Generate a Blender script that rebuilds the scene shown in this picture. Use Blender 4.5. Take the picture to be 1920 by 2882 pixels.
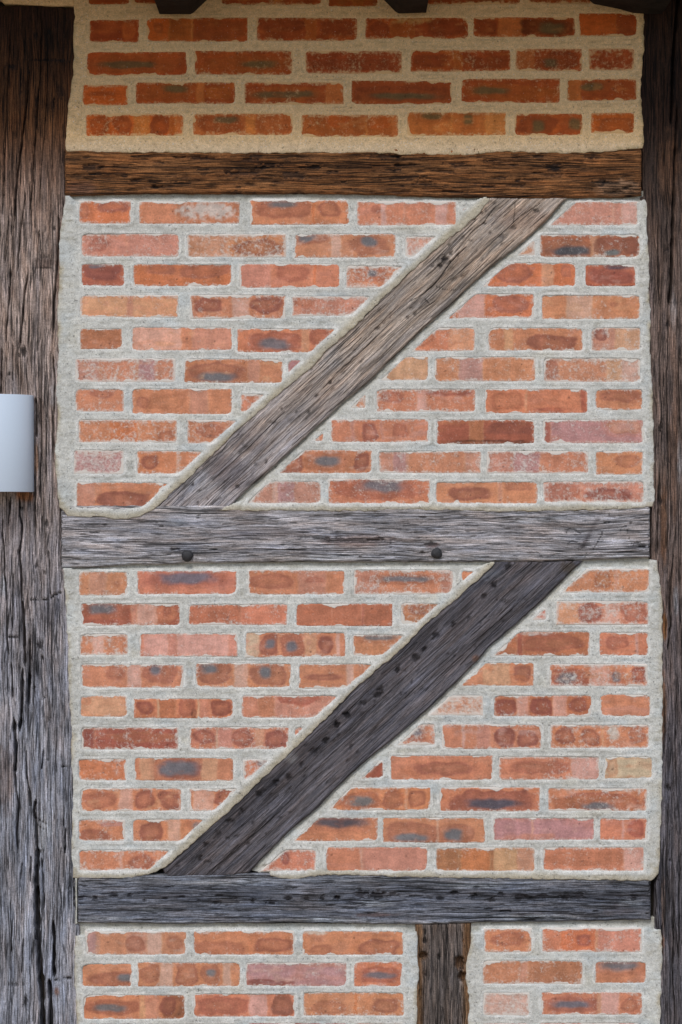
import bpy, math, random
import numpy as np

# ------------------------------------------------------------------ camera, light, exposure
S = 1.0 / 1250.0            # metres per photo pixel on the wall plane
ZC = 1.66                   # height of the picture's centre above the ground
CAMD = 5.0
scene = bpy.context.scene
for o in list(bpy.data.objects):
    bpy.data.objects.remove(o)
COL = scene.collection

cam_d = bpy.data.cameras.new("camera")
cam = bpy.data.objects.new("camera", cam_d)
COL.objects.link(cam)
cam.location = (0.0, -CAMD, ZC)
cam.rotation_euler = (math.radians(90), 0, 0)
cam_d.sensor_fit = 'VERTICAL'
cam_d.sensor_height = 24.0
cam_d.sensor_width = 16.0
cam_d.lens = 24.0 * CAMD / (2882 * S)
cam_d.clip_start = 0.05
cam_d.clip_end = 400.0
scene.camera = cam

SUN_EL, SUN_AZ = 50.0, 16.0      # a veiled sun high in front of the wall, slightly to the left
world = bpy.data.worlds.new("World")
scene.world = world
world.use_nodes = True
wn = world.node_tree
bg = wn.nodes["Background"]
sky = wn.nodes.new("ShaderNodeTexSky")
sky.sky_type = 'NISHITA'
sky.sun_disc = False
sky.sun_elevation = math.radians(SUN_EL)
sky.sun_rotation = math.radians(180 + SUN_AZ)
sky.air_density = 1.0
sky.dust_density = 1.5
sky.ozone_density = 1.6
wn.links.new(sky.outputs[0], bg.inputs[0])
bg.inputs[1].default_value = 0.12

sun_d = bpy.data.lights.new("sun", 'SUN')
sun = bpy.data.objects.new("sun", sun_d)
COL.objects.link(sun)
sun_d.energy = 1.5
sun_d.angle = math.radians(15)
sun_d.color = (1.0, 0.985, 0.965)
_a, _e = math.radians(SUN_AZ), math.radians(SUN_EL)
from mathutils import Vector
_dirv = Vector((-math.sin(_a) * math.cos(_e), -math.cos(_a) * math.cos(_e), math.sin(_e)))
sun.rotation_euler = _dirv.to_track_quat('Z', 'Y').to_euler()
sun.location = (-1, -4, 6)

scene.view_settings.view_transform = 'Standard'
scene.view_settings.look = 'None'
scene.view_settings.gamma = 1.0
scene.view_settings.use_curve_mapping = False
scene.view_settings.exposure = 0.12
scene.render.engine = 'CYCLES'
scene.cycles.max_bounces = 6
scene.cycles.use_denoising = True

# ------------------------------------------------------------------ helpers
LIGHT = 1.0                 # display value of a white wall surface in open light


def WX(px): return (px - 960.0) * S
def WZ(py): return ZC + (1441.0 - py) * S


def lin(c):
    c = np.asarray(c, dtype=np.float64) / 255.0
    return np.where(c <= 0.04045, c / 12.92, ((c + 0.055) / 1.055) ** 2.4)


def _h(ix, iy, seed):
    n = (ix.astype(np.int64) * 374761393 + iy.astype(np.int64) * 668265263 + seed * 974634777) & 0xffffffff
    n = ((n ^ (n >> 13)) * 1274126177) & 0xffffffff
    n = (n ^ (n >> 16)) & 0xffffffff
    return n / 4294967295.0


def vn(x, y, seed=0):
    ix = np.floor(x); iy = np.floor(y)
    fx = x - ix; fy = y - iy
    fx = fx * fx * (3 - 2 * fx); fy = fy * fy * (3 - 2 * fy)
    a = _h(ix, iy, seed); b = _h(ix + 1, iy, seed); c = _h(ix, iy + 1, seed); d = _h(ix + 1, iy + 1, seed)
    return (a + (b - a) * fx) * (1 - fy) + (c + (d - c) * fx) * fy


def fbm(x, y, seed=0, octv=3):
    s = 0; amp = 0.5; tot = 0
    for k in range(octv):
        s = s + amp * vn(x * 2 ** k, y * 2 ** k, seed + 17 * k); tot += amp; amp *= 0.5
    return s / tot * 2 - 1          # -1..1


def sstep(a, b, x):
    t = np.clip((x - a) / (b - a), 0, 1)
    return t * t * (3 - 2 * t)


def polysd(X, Y, poly):
    """signed distance (positive inside), nearest point, index of the nearest segment"""
    P = np.asarray(poly, dtype=np.float64)
    n = len(P)
    best = np.full(X.shape, 1e18); nx = np.zeros_like(X); ny = np.zeros_like(X)
    seg = np.zeros(X.shape, dtype=np.int32); ins = np.zeros(X.shape, dtype=bool)
    for i in range(n):
        ax, ay = P[i]; bx, by = P[(i + 1) % n]
        dx, dy = bx - ax, by - ay
        L = dx * dx + dy * dy + 1e-12
        t = np.clip(((X - ax) * dx + (Y - ay) * dy) / L, 0, 1)
        qx = ax + t * dx; qy = ay + t * dy
        d = (X - qx) ** 2 + (Y - qy) ** 2
        m = d < best
        best[m] = d[m]; nx[m] = qx[m]; ny[m] = qy[m]; seg[m] = i
        if abs(dy) > 1e-12:
            cond = (ay > Y) != (by > Y)
            xi = ax + (Y - ay) * dx / dy
            ins ^= cond & (X < xi)
    d = np.sqrt(best)
    return np.where(ins, d, -d), nx, ny, seg


def linedist(X, Y, pts):
    """distance to an open polyline and position 0..1 along it"""
    best = np.full(X.shape, 1e18); tt = np.zeros_like(X)
    n = len(pts) - 1
    for i in range(n):
        ax, ay = pts[i]; bx, by = pts[i + 1]
        dx, dy = bx - ax, by - ay
        L = dx * dx + dy * dy + 1e-12
        t = np.clip(((X - ax) * dx + (Y - ay) * dy) / L, 0, 1)
        d = (X - ax - t * dx) ** 2 + (Y - ay - t * dy) ** 2
        m = d < best
        best[m] = d[m]; tt[m] = (i + t[m]) / n
    return np.sqrt(best), tt


def ragged(poly, step=22, amp=1.6, seed=1, flags=None):
    """subdivide an outline and shake it a little; flags follow their segments"""
    out = []; fl = []
    n = len(poly)
    for i in range(n):
        ax, ay = poly[i]; bx, by = poly[(i + 1) % n]
        L = math.hypot(bx - ax, by - ay)
        k = max(1, int(L / step))
        for j in range(k):
            t = j / k
            x = ax + (bx - ax) * t; y = ay + (by - ay) * t
            if j:
                rr = random.Random(int(seed * 1000 + i * 57 + j))
                q = rr.uniform(-amp, amp)
                x += -(by - ay) / L * q; y += (bx - ax) / L * q
            out.append((x, y)); fl.append(flags[i] if flags else 0)
    return out, fl


def sheet(name, poly, cx, cy, fn, mat, parent=None, frame=None, skirt=0.03, keep=None):
    """A relief surface filling an outline (in photo pixels on the wall plane).
    fn(X, Y, sd, seg) -> depth towards the viewer (m, + = out of the wall), dict of attributes.
    frame = (ox, oy, angle) puts the object's own X axis along a timber's grain."""
    P = np.asarray(poly, dtype=np.float64)
    if frame:
        ox, oy, ang = frame
        ca, sa = math.cos(ang), math.sin(ang)
        # pixel coords have y down; the grain frame is s along (ca,-sa) px, t upwards
        def toloc(px, py):
            u = px - ox; v = -(py - oy)
            return u * ca + v * sa, -u * sa + v * ca
        def topix(s, t):
            return ox + s * ca - t * sa, oy - (s * sa + t * ca)
    else:
        ox, oy, ang = float(P[:, 0].mean()), float(P[:, 1].mean()), 0.0
        def toloc(px, py): return px - ox, -(py - oy)
        def topix(s, t): return ox + s, oy - t
    ls, lt = toloc(P[:, 0], P[:, 1])
    s0, s1, t0, t1 = ls.min(), ls.max(), lt.min(), lt.max()
    ns = max(2, int(math.ceil((s1 - s0) / cx)) + 1); nt = max(2, int(math.ceil((t1 - t0) / cy)) + 1)
    gs, gt = np.meshgrid(np.linspace(s0, s1, ns), np.linspace(t0, t1, nt), indexing='ij')
    gs = gs.ravel(); gt = gt.ravel()
    sd, qx, qy, seg = polysd(gs, gt, np.stack([ls, lt], 1))
    idx = np.arange(ns * nt).reshape(ns, nt)
    q = np.stack([idx[:-1, :-1], idx[1:, :-1], idx[1:, 1:], idx[:-1, 1:]], -1).reshape(-1, 4)
    kp = (sd[q] > 1e-6).any(1)
    X, Y = topix(gs, gt)
    if keep is not None:
        kp &= keep(X, Y)[q].any(1)
    q = q[kp]
    out = sd < 0
    gs = np.where(out, qx, gs); gt = np.where(out, qy, gt); sd = np.where(out, 0, sd)
    X, Y = topix(gs, gt)
    dep, att = fn(X, Y, sd, seg)
    # outward winding: face normal towards -Y
    e = np.concatenate([q[:, [0, 1]], q[:, [1, 2]], q[:, [2, 3]], q[:, [3, 0]]])
    es = np.sort(e, 1)
    key = es[:, 0].astype(np.int64) * (ns * nt) + es[:, 1]
    uq, first, cnt = np.unique(key, return_index=True, return_counts=True)
    be = e[first[cnt == 1]]
    bv = np.unique(be)
    remap = -np.ones(ns * nt, dtype=np.int64)
    used = np.unique(q)
    remap[used] = np.arange(len(used))
    nb = len(used)
    bmap = -np.ones(ns * nt, dtype=np.int64)
    bmap[bv] = nb + np.arange(len(bv))
    co = np.zeros((nb + len(bv), 3))
    co[:nb, 0] = gs[used] * S; co[:nb, 2] = gt[used] * S; co[:nb, 1] = -dep[used]
    co[nb:, 0] = gs[bv] * S; co[nb:, 2] = gt[bv] * S; co[nb:, 1] = skirt
    f1 = remap[q]
    f2 = np.stack([remap[be[:, 1]], remap[be[:, 0]], bmap[be[:, 0]], bmap[be[:, 1]]], 1)
    F = np.concatenate([f1, f2])
    me = bpy.data.meshes.new(name)
    me.vertices.add(len(co)); me.vertices.foreach_set("co", co.ravel())
    me.loops.add(F.size); me.loops.foreach_set("vertex_index", F.ravel().astype(np.int32))
    me.polygons.add(len(F))
    me.polygons.foreach_set("loop_start", np.arange(0, F.size, 4, dtype=np.int32))
    me.polygons.foreach_set("loop_total", np.full(len(F), 4, dtype=np.int32))
    me.polygons.foreach_set("use_smooth", np.ones(len(F), dtype=bool))
    me.update(calc_edges=True)
    for k, v in att.items():
        if v.ndim == 2:
            a = me.color_attributes.new(k, 'FLOAT_COLOR', 'POINT')
            full = np.ones((len(co), 4))
            full[:nb, :3] = v[used]; full[nb:, :3] = v[bv]
            a.data.foreach_set("color", full.ravel())
        else:
            a = me.attributes.new(k, 'FLOAT', 'POINT')
            a.data.foreach_set("value", np.concatenate([v[used], v[bv]]))
    me.materials.append(mat)
    ob = bpy.data.objects.new(name, me)
    COL.objects.link(ob)
    ob.location = (WX(ox), 0, WZ(oy))
    ob.rotation_euler = (0, -ang, 0)
    if parent is not None:
        ob.parent = parent
        ob.matrix_parent_inverse = parent.matrix_basis.inverted()
    return ob


def solid(name, verts, faces, mat, parent=None, smooth=False, bevel=0.0):
    me = bpy.data.meshes.new(name)
    me.from_pydata(verts, [], faces)
    me.update()
    for p in me.polygons: p.use_smooth = smooth
    me.materials.append(mat)
    ob = bpy.data.objects.new(name, me)
    COL.objects.link(ob)
    if bevel:
        m = ob.modifiers.new("bevel", 'BEVEL'); m.width = bevel; m.segments = 2
    if parent is not None:
        ob.parent = parent
        ob.matrix_parent_inverse = parent.matrix_basis.inverted()
    return ob


def box(name, x0, x1, y0, y1, z0, z1, mat, parent=None, bevel=0.0):
    v = [(x, y, z) for x in (x0, x1) for y in (y0, y1) for z in (z0, z1)]
    f = [(0, 1, 3, 2), (4, 6, 7, 5), (0, 4, 5, 1), (2, 3, 7, 6), (0, 2, 6, 4), (1, 5, 7, 3)]
    return solid(name, v, f, mat, parent, bevel=bevel)


def empty(name, loc, label, cat):
    o = bpy.data.objects.new(name, None)
    COL.objects.link(o); o.location = loc
    o["label"] = label; o["category"] = cat
    o.empty_display_size = 0.1
    return o


# ------------------------------------------------------------------ materials
class NT:
    def __init__(s, name):
        s.m = bpy.data.materials.new(name); s.m.use_nodes = True
        s.t = s.m.node_tree; s.b = s.t.nodes["Principled BSDF"]
    def n(s, typ, **kw):
        d = s.t.nodes.new(typ)
        for k, v in kw.items():
            if k in d.inputs.keys() if hasattr(d.inputs, 'keys') else False:
                s.set(d.inputs[k], v)
            else:
                setattr(d, k, v)
        return d
    def set(s, inp, v):
        if isinstance(v, bpy.types.NodeSocket): s.t.links.new(v, inp)
        else: inp.default_value = v
    def math(s, op, a, b=0.0, c=0.0, clamp=False):
        d = s.t.nodes.new("ShaderNodeMath"); d.operation = op; d.use_clamp = clamp
        s.set(d.inputs[0], a); s.set(d.inputs[1], b)
        if op in ('MULTIPLY_ADD',): s.set(d.inputs[2], c)
        return d.outputs[0]
    def mix(s, f, a, b, blend='MIX'):
        d = s.t.nodes.new("ShaderNodeMix"); d.data_type = 'RGBA'; d.blend_type = blend
        s.set(d.inputs[0], f); s.set(d.inputs[6], a); s.set(d.inputs[7], b)
        return d.outputs[2]
    def noise(s, vec, scale, detail=3, rough=0.55, dist=0.0):
        d = s.t.nodes.new("ShaderNodeTexNoise")
        s.set(d.inputs["Vector"], vec); d.inputs["Scale"].default_value = scale
        d.inputs["Detail"].default_value = detail; d.inputs["Roughness"].default_value = rough
        d.inputs["Distortion"].default_value = dist
        return d.outputs["Fac"]
    def ramp(s, v, lo, hi, a=0.0, b=1.0, smooth=True):
        d = s.t.nodes.new("ShaderNodeMapRange"); d.interpolation_type = 'SMOOTHSTEP' if smooth else 'LINEAR'
        s.set(d.inputs[0], v); s.set(d.inputs[1], lo); s.set(d.inputs[2], hi); s.set(d.inputs[3], a); s.set(d.inputs[4], b)
        return d.outputs[0]
    def coords(s, scale=(1, 1, 1)):
        tc = s.t.nodes.new("ShaderNodeTexCoord"); oi = s.t.nodes.new("ShaderNodeObjectInfo")
        mp = s.t.nodes.new("ShaderNodeMapping"); mp.inputs["Scale"].default_value = scale
        s.t.links.new(tc.outputs["Object"], mp.inputs[0])
        ad = s.t.nodes.new("ShaderNodeVectorMath"); ad.operation = 'ADD'
        s.t.links.new(mp.outputs[0], ad.inputs[0])
        cb = s.t.nodes.new("ShaderNodeCombineXYZ")
        k = s.math('MULTIPLY', oi.outputs["Random"], 37.0)
        s.t.links.new(k, cb.inputs[0]); s.t.links.new(k, cb.inputs[1]); s.t.links.new(k, cb.inputs[2])
        s.t.links.new(cb.outputs[0], ad.inputs[1])
        return ad.outputs[0]
    def attr(s, name, out="Color"):
        d = s.t.nodes.new("ShaderNodeAttribute"); d.attribute_name = name
        return d.outputs[out]
    def bump(s, h, dist, strength=1.0, prev=None):
        d = s.t.nodes.new("ShaderNodeBump"); d.inputs["Distance"].default_value = dist
        d.inputs["Strength"].default_value = strength
        s.t.links.new(h, d.inputs["Height"])
        if prev: s.t.links.new(prev, d.inputs["Normal"])
        return d.outputs[0]
    def fin(s, col, rough=0.85, normal=None, spec=0.3):
        s.set(s.b.inputs["Base Color"], col); s.set(s.b.inputs["Roughness"], rough)
        s.b.inputs["Specular IOR Level"].default_value = spec
        if normal: s.t.links.new(normal, s.b.inputs["Normal"])
        return s.m


def wood_material():
    w = NT("weathered_oak")
    v = w.coords((1, 1, 1))
    warp = w.noise(w.coords((4, 4, 9)), 1.0, 2)
    def stretched(a, c):
        mp = w.t.nodes.new("ShaderNodeMapping"); mp.inputs["Scale"].default_value = (a, c * 0.5, c)
        w.t.links.new(v, mp.inputs[0])
        ad = w.t.nodes.new("ShaderNodeVectorMath"); ad.operation = 'ADD'
        cb = w.t.nodes.new("ShaderNodeCombineXYZ")
        w.t.links.new(w.math('MULTIPLY', warp, c * 0.02), cb.inputs[2])
        w.t.links.new(mp.outputs[0], ad.inputs[0]); w.t.links.new(cb.outputs[0], ad.inputs[1])
        return ad.outputs[0]
    fine = w.noise(stretched(18, 700), 1.0, 3, 0.8)
    med = w.noise(stretched(5, 250), 1.0, 4, 0.7)
    fleck = w.noise(stretched(22, 330), 1.0, 3, 0.65)
    crk = w.noise(stretched(1.8, 110), 1.0, 2, 0.5)
    ridge = w.math('ABSOLUTE', w.math('SUBTRACT', crk, 0.5))
    line = w.ramp(ridge, 0.004, 0.026, 1.0, 0.0)
    gate = w.ramp(w.noise(stretched(4, 26), 1.0, 2), 0.46, 0.56)
    line = w.math('MULTIPLY', line, gate)
    gr = w.attr("grain", "Fac")
    f = w.ramp(fine, 0.3, 0.70, 0.30, 1.78)
    m = w.ramp(med, 0.3, 0.7, 0.50, 1.50)
    k = w.math('MULTIPLY', f, m)
    dk = w.ramp(fleck, 0.34, 0.46, 0.30, 1.0)
    k = w.math('MULTIPLY', k, dk)
    k = w.math('MULTIPLY', k, w.math('SUBTRACT', 1.0, w.math('MULTIPLY', line, 0.86)))
    k = w.math('MULTIPLY', k, w.ramp(w.noise(v, 330.0, 3, 0.7), 0.3, 0.7, 0.74, 1.26))
    k = w.math('ADD', 1.0, w.math('MULTIPLY', w.math('SUBTRACT', k, 1.0), gr))
    cc = w.t.nodes.new("ShaderNodeCombineXYZ")
    for i in range(3): w.t.links.new(k, cc.inputs[i])
    col = w.mix(1.0, w.attr("col"), cc.outputs[0], 'MULTIPLY')
    # warm and cool fibres
    hue = w.noise(stretched(9, 60), 1.0, 3)
    col = w.mix(w.ramp(hue, 0.45, 0.75, 0.0, 0.55), col, w.mix(1.0, col, (1.20, 0.99, 0.82, 1), 'MULTIPLY'))
    col = w.mix(w.ramp(hue, 0.5, 0.25, 0.0, 0.5), col, w.mix(1.0, col, (0.86, 0.98, 1.18, 1), 'MULTIPLY'))
    h = w.math('ADD', w.math('MULTIPLY', fine, 0.5), med)
    h = w.math('ADD', h, w.math('MULTIPLY', dk, 0.7))
    h = w.math('SUBTRACT', h, w.math('MULTIPLY', line, 1.1))
    nrm = w.bump(h, 0.0024, 1.0)
    return w.fin(col, 0.82, nrm, 0.25)


def mortar_material():
    w = NT("lime_mortar")
    v = w.coords()
    grit = w.noise(v, 330.0, 3, 0.7)
    lump = w.noise(v, 90.0, 3, 0.6)
    pit = w.noise(v, 170.0, 2, 0.5)
    base = w.attr("col")
    g = w.ramp(grit, 0.28, 0.72, 0.80, 1.16)
    l = w.ramp(lump, 0.3, 0.7, 0.90, 1.08)
    p = w.ramp(pit, 0.27, 0.36, 0.55, 1.0)
    k = w.math('MULTIPLY', w.math('MULTIPLY', g, l), p)
    cc = w.t.nodes.new("ShaderNodeCombineXYZ")
    for i in range(3): w.t.links.new(k, cc.inputs[i])
    col = w.mix(1.0, base, cc.outputs[0], 'MULTIPLY')
    col = w.mix(w.ramp(w.noise(v, 380.0, 2, 0.5), 0.66, 0.72, 0.0, 0.6), col, (0.13, 0.10, 0.07, 1))
    col = w.mix(w.ramp(w.noise(v, 300.0, 2, 0.5), 0.36, 0.30, 0.0, 0.5), col, (0.72, 0.72, 0.69, 1))
    h = w.math('ADD', w.math('MULTIPLY', grit, 0.6), w.math('ADD', w.math('MULTIPLY', lump, 1.1), w.math('MULTIPLY', p, 0.6)))
    return w.fin(col, 0.95, w.bump(h, 0.0016, 0.9), 0.1)


def brick_material():
    w = NT("flashed_brick")
    v = w.coords()
    grit = w.noise(v, 260.0, 3, 0.65)
    cloud = w.noise(v, 40.0, 3, 0.6)
    streak = w.noise(w.coords((30, 30, 150)), 1.0, 3, 0.6)
    k = w.math('MULTIPLY', w.ramp(grit, 0.25, 0.75, 0.86, 1.14), w.ramp(cloud, 0.3, 0.7, 0.86, 1.12))
    k = w.math('MULTIPLY', k, w.ramp(streak, 0.3, 0.7, 0.93, 1.06))
    cc = w.t.nodes.new("ShaderNodeCombineXYZ")
    for i in range(3): w.t.links.new(k, cc.inputs[i])
    col = w.mix(1.0, w.attr("col"), cc.outputs[0], 'MULTIPLY')
    # lime smeared over the face from the joints: strongest at the arris, broken up by noise
    e = w.attr("edge", "Fac")            # millimetres from the arris
    sm = w.attr("smear", "Fac")
    n1 = w.noise(v, 130.0, 4, 0.75)
    n2 = w.noise(v, 30.0, 3, 0.6)
    x = w.math('ADD', w.math('MULTIPLY', n1, 0.75), w.math('MULTIPLY', n2, 0.35))
    x = w.math('ADD', x, w.ramp(e, 0.0, 10.0, 0.20, 0.0, smooth=False))
    x = w.math('ADD', x, w.math('MULTIPLY', sm, 0.22))
    lime = w.ramp(x, 0.69, 0.93, 0.0, 0.78)
    # mortar left lapping raggedly over the arris: its width wanders along every edge
    nlo = w.noise(v, 26.0, 2, 0.5)
    nhi = w.noise(v, 190.0, 4, 0.75)
    thr = w.math('MAXIMUM', w.math('MULTIPLY', w.math('SUBTRACT', nlo, 0.50), 32.0), 0.0)
    thr = w.math('ADD', thr, w.math('MULTIPLY', w.math('SUBTRACT', nhi, 0.40), 6.5))
    thr = w.math('ADD', thr, w.math('MULTIPLY', sm, 2.2))
    over = w.ramp(w.math('SUBTRACT', e, thr), -0.4, 0.8, 0.92, 0.0)
    lime = w.math('MAXIMUM', lime, over)
    col = w.mix(lime, col, w.attr("lime"))
    col = w.mix(w.ramp(w.noise(v, 300.0, 1), 0.75, 0.78, 0.0, 0.6), col, (0.6, 0.5, 0.42, 1))
    col = w.mix(w.ramp(w.noise(v, 210.0, 1), 0.24, 0.20, 0.0, 0.75), col, (0.05, 0.025, 0.02, 1))
    h = w.math('ADD', w.math('MULTIPLY', grit, 0.5), w.math('ADD', w.math('MULTIPLY', cloud, 1.2), w.math('MULTIPLY', lime, 0.8)))
    return w.fin(col, 0.88, w.bump(h, 0.0011, 0.8), 0.2)


def plain(name, rgb, rough=0.8, spec=0.3, nscale=60.0, amt=0.25, bumpd=0.001, metal=0.0):
    w = NT(name)
    v = w.coords()
    n = w.noise(v, nscale, 3, 0.6)
    k = w.ramp(n, 0.25, 0.75, 1 - amt, 1 + amt)
    cc = w.t.nodes.new("ShaderNodeCombineXYZ")
    for i in range(3): w.t.links.new(k, cc.inputs[i])
    col = w.mix(1.0, (rgb[0], rgb[1], rgb[2], 1), cc.outputs[0], 'MULTIPLY')
    w.b.inputs["Metallic"].default_value = metal
    return w.fin(col, rough, w.bump(n, bumpd, 0.5), spec)


M_WOOD = wood_material()
M_MORTAR = mortar_material()
M_BRICK = brick_material()
M_DARKWOOD = plain("sooty_eaves_oak", (0.018, 0.015, 0.013), 0.85, 0.2, 40, 0.5, 0.003)
M_SOFFIT = plain("soffit_board_oak", (0.34, 0.18, 0.08), 0.85, 0.2, 30, 0.3, 0.002)
M_GROUND = plain("buff_gravel", (0.36, 0.27, 0.18), 0.95, 0.1, 45, 0.35, 0.01)
M_SHELL = plain("white_powder_coat", (0.66, 0.76, 0.87), 0.38, 0.5, 500, 0.015, 0.0001)
M_CORE = plain("dark_cavity", (0.03, 0.025, 0.02), 0.95, 0.1, 50, 0.2)
M_GLASS = plain("frosted_glass", (0.7, 0.72, 0.72), 0.3, 0.5, 100, 0.02, 0.0001)
M_TILE = plain("clay_roof_tile", (0.24, 0.10, 0.06), 0.9, 0.2, 50, 0.3, 0.002)

# ------------------------------------------------------------------ ground (out of the picture, below)
g = solid("ground", [(-40, -60, 0), (40, -60, 0), (40, 0.6, 0), (-40, 0.6, 0)], [(0, 1, 2, 3)], M_GROUND)
g["kind"] = "structure"

# ------------------------------------------------------------------ the wall
wall = empty("timber_framed_wall", (0, 0.0, 0.0),
             "half-timbered wall of grey weathered oak posts, rails and slanting braces filled with orange brick and pale mortar", "wall")
core = box("wall_core", WX(-560), WX(2480), 0.028, 0.20, 0.0, WZ(-420), M_CORE, wall)

# brick faces stand 4 mm out of the nominal wall plane
BF = 0.004
KEYS = {
    'o': (213, 141, 105), 'r': (215, 129, 85), 's': (208, 146, 122), 'd': (172, 100, 80), 'n': (186, 122, 88),
    'c': (219, 164, 126), 'm': (194, 144, 138), 'l': (220, 172, 152), 'p': (176, 110, 86), 'q': (150, 90, 76),
    'b': (118, 118, 122), 'k': (78, 52, 44), 'y': (216, 190, 158), 'w': (214, 204, 192), 'K': (82, 84, 94),
}
# one line per course: crop letter, then bricks "x0 y0 x1 y1 base smear; mark; mark ..." split by |
CROP = {'A': (0, 0), 'B': (920, 0), 'C': (0, 500), 'D': (920, 500), 'E': (0, 1000), 'F': (920, 1000), 'G': (0, 1500),
        'H': (920, 1500), 'I': (0, 2000), 'J': (920, 2000), 'K': (0, 2282), 'L': (920, 2282)}
TOP = """
A 392 -78 571 22 d .2|A 585 -78 770 20 d .2|A 975 -78 1419 25 d .2; v 1214 1222 l|A 1450 -78 1665 30 d .2; v 1560 1600 n
B 420 -78 852 20 d .1; p 560 -60 800 10|B 890 -78 1170 18 d .2
A 394 88 615 188 d .1; o 540 100 600 178|A 648 82 1092 186 d .2; v 648 748 r; p 680 100 722 150; v 748 848 n; p 862 98 1080 174; v 845 850 l
A 1135 80 1578 182 d .2; q 1140 70 1345 138; v 1352 1395 n; q 1405 92 1560 158|B 172 80 624 174 d .3; q 200 95 272 165; v 284 388 n; q 440 86 605 160; w 300 60 440 104
B 646 76 1096 166 d .2; q 655 85 755 155; v 757 862 s; k 868 86 1085 160; b 925 100 1050 150|B 1114 62 1368 160 r .1; v 1275 1368 d
A 385 230 824 334 d .2; n 410 245 780 322; b 425 268 700 305|A 860 226 1292 332 d .4; n 930 245 1270 318; b 1070 266 1225 300|A 1345 225 1773 326 d .3; q 1380 262 1740 312
B 370 220 810 318 d .5; q 385 245 535 300; v 560 596 n; q 620 252 785 304|B 832 214 1125 316 d .3; v 832 916 s; q 930 225 1108 308; b 950 260 1020 302|B 1155 216 1358 312 d .8
A 366 374 568 466 r .1; p 380 405 520 425|A 600 366 1038 460 d .3; n 620 378 860 440; b 720 372 830 412; v 868 902 s; n 912 380 1025 440|A 1078 364 1516 462 d .3; n 1105 385 1430 445; b 1120 402 1410 434; v 1440 1516 s
B 110 358 553 460 d .2; q 135 380 540 452; b 200 412 500 442|B 592 350 1028 456 d .2; n 612 372 1000 440; b 645 384 800 418|B 1060 350 1368 446 d .3; v 1060 1120 s; b 1118 362 1220 402
A 380 506 812 602 r .2; q 394 512 490 596; q 500 510 588 590; v 592 662 c; q 666 514 750 602; v 752 776 n; v 778 812 s|A 852 503 1292 600 s .3; p 870 508 1062 590; b 930 512 1050 546; v 1085 1124 c; p 1132 508 1288 590
A 1330 506 1757 606 n .3; r 1440 490 1545 560; q 1560 500 1552 500; v 1612 1616 c; r 1625 495 1716 570; v 1735 1757 s|B 355 498 790 600 s .5; b 415 490 520 530; b 600 495 650 560; v 545 552 l; v 700 790 l
B 830 502 1128 600 d .2; q 840 515 1015 598; b 900 530 965 588; b 1065 520 1125 575|B 1165 500 1356 588 r .3; p 1195 522 1345 588
"""
UP = """
C 352 106 580 205 r .2; p 418 100 572 158; n 352 110 395 195|C 618 108 1058 205 n .2; v 618 780 o; w 800 108 1030 178|C 1106 104 1540 208 o .3; p 1130 100 1375 176; b 1188 96 1312 136; v 1376 1394 r; p 1400 110 1510 172
D 135 108 572 212 o .3; v 236 262 l; p 196 120 236 160; v 340 346 s; v 476 532 l|D 598 132 690 206 m .5 L1|D 960 106 1372 212 s .2 R1; v 1262 1268 l; v 1300 1372 l
C 360 248 790 350 s .5; p 395 270 480 330; v 560 700 s|C 826 250 1262 354 s .6; v 1010 1262 o; p 1040 274 1242 346|C 1302 250 1747 354 o .4; p 1300 240 1460 292; b 1312 244 1402 286; v 1462 1505 l; p 1535 262 1732 345; b 1588 262 1672 306
D 345 260 560 354 l .9 L1|D 800 272 918 345 s .7 R1|D 940 254 1382 352 d .3; p 950 270 1165 362; K 975 300 1165 352; v 1166 1190 s; q 1192 258 1372 346; b 1225 318 1295 350
C 362 382 550 478 d .2; q 372 378 535 452; b 392 380 462 402|C 588 382 1022 480 r .1; p 640 388 768 424; p 795 380 1022 442|C 1057 384 1498 486 o .2; v 1057 1195 s; p 1225 388 1372 460; v 1380 1398 r
D 86 390 420 488 o .5 L1; p 118 395 270 462; b 176 405 226 440|D 640 380 1096 482 r .2 R1; p 745 370 912 460; v 948 1000 c; p 1030 385 1080 440|D 1142 386 1360 480 d .1; q 1150 400 1352 470; K 1212 372 1352 404
C 355 520 786 618 c .1; v 562 588 s; o 700 520 786 532|C 842 520 1262 622 o .3; q 860 535 992 596; v 1024 1100 l; q 1106 528 1252 596|C 1292 524 1740 612 s .4 L1; n 1300 530 1390 570
D 440 514 912 622 r .2 R1; v 582 697 l; v 697 912 r; p 728 520 882 600|D 950 520 1380 626 o .2; v 1056 1172 l; p 1245 550 1285 572
C 358 668 540 758 n .2; o 370 720 530 756|C 585 662 1024 762 l .2; v 840 1024 s; v 800 845 o|C 1050 668 1560 772 o .2 L1; p 1088 682 1325 775; b 1128 706 1282 764; v 1332 1364 c; p 1375 670 1460 745
D 340 662 652 766 o .3 R1; n 380 662 480 740; v 540 652 c|D 710 664 1128 764 o .2; v 782 818 c; q 890 694 1100 775|D 1165 664 1384 764 s .4; v 1270 1384 c; q 1180 670 1240 720
C 334 800 775 902 s .7; v 440 610 o; v 612 682 m; v 690 770 o|C 815 802 1248 906 o .3; p 825 818 1080 900; b 880 858 1060 906; v 1096 1146 s|C 1270 806 1400 890 m .3 L1
D 180 792 446 896 c .3 R1|D 476 792 920 898 o .2; v 584 690 m; v 690 800 o|D 956 798 1384 902 s .4; p 956 810 1020 885; v 1022 1235 o; v 1236 1300 c; v 1300 1384 l
"""
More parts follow.
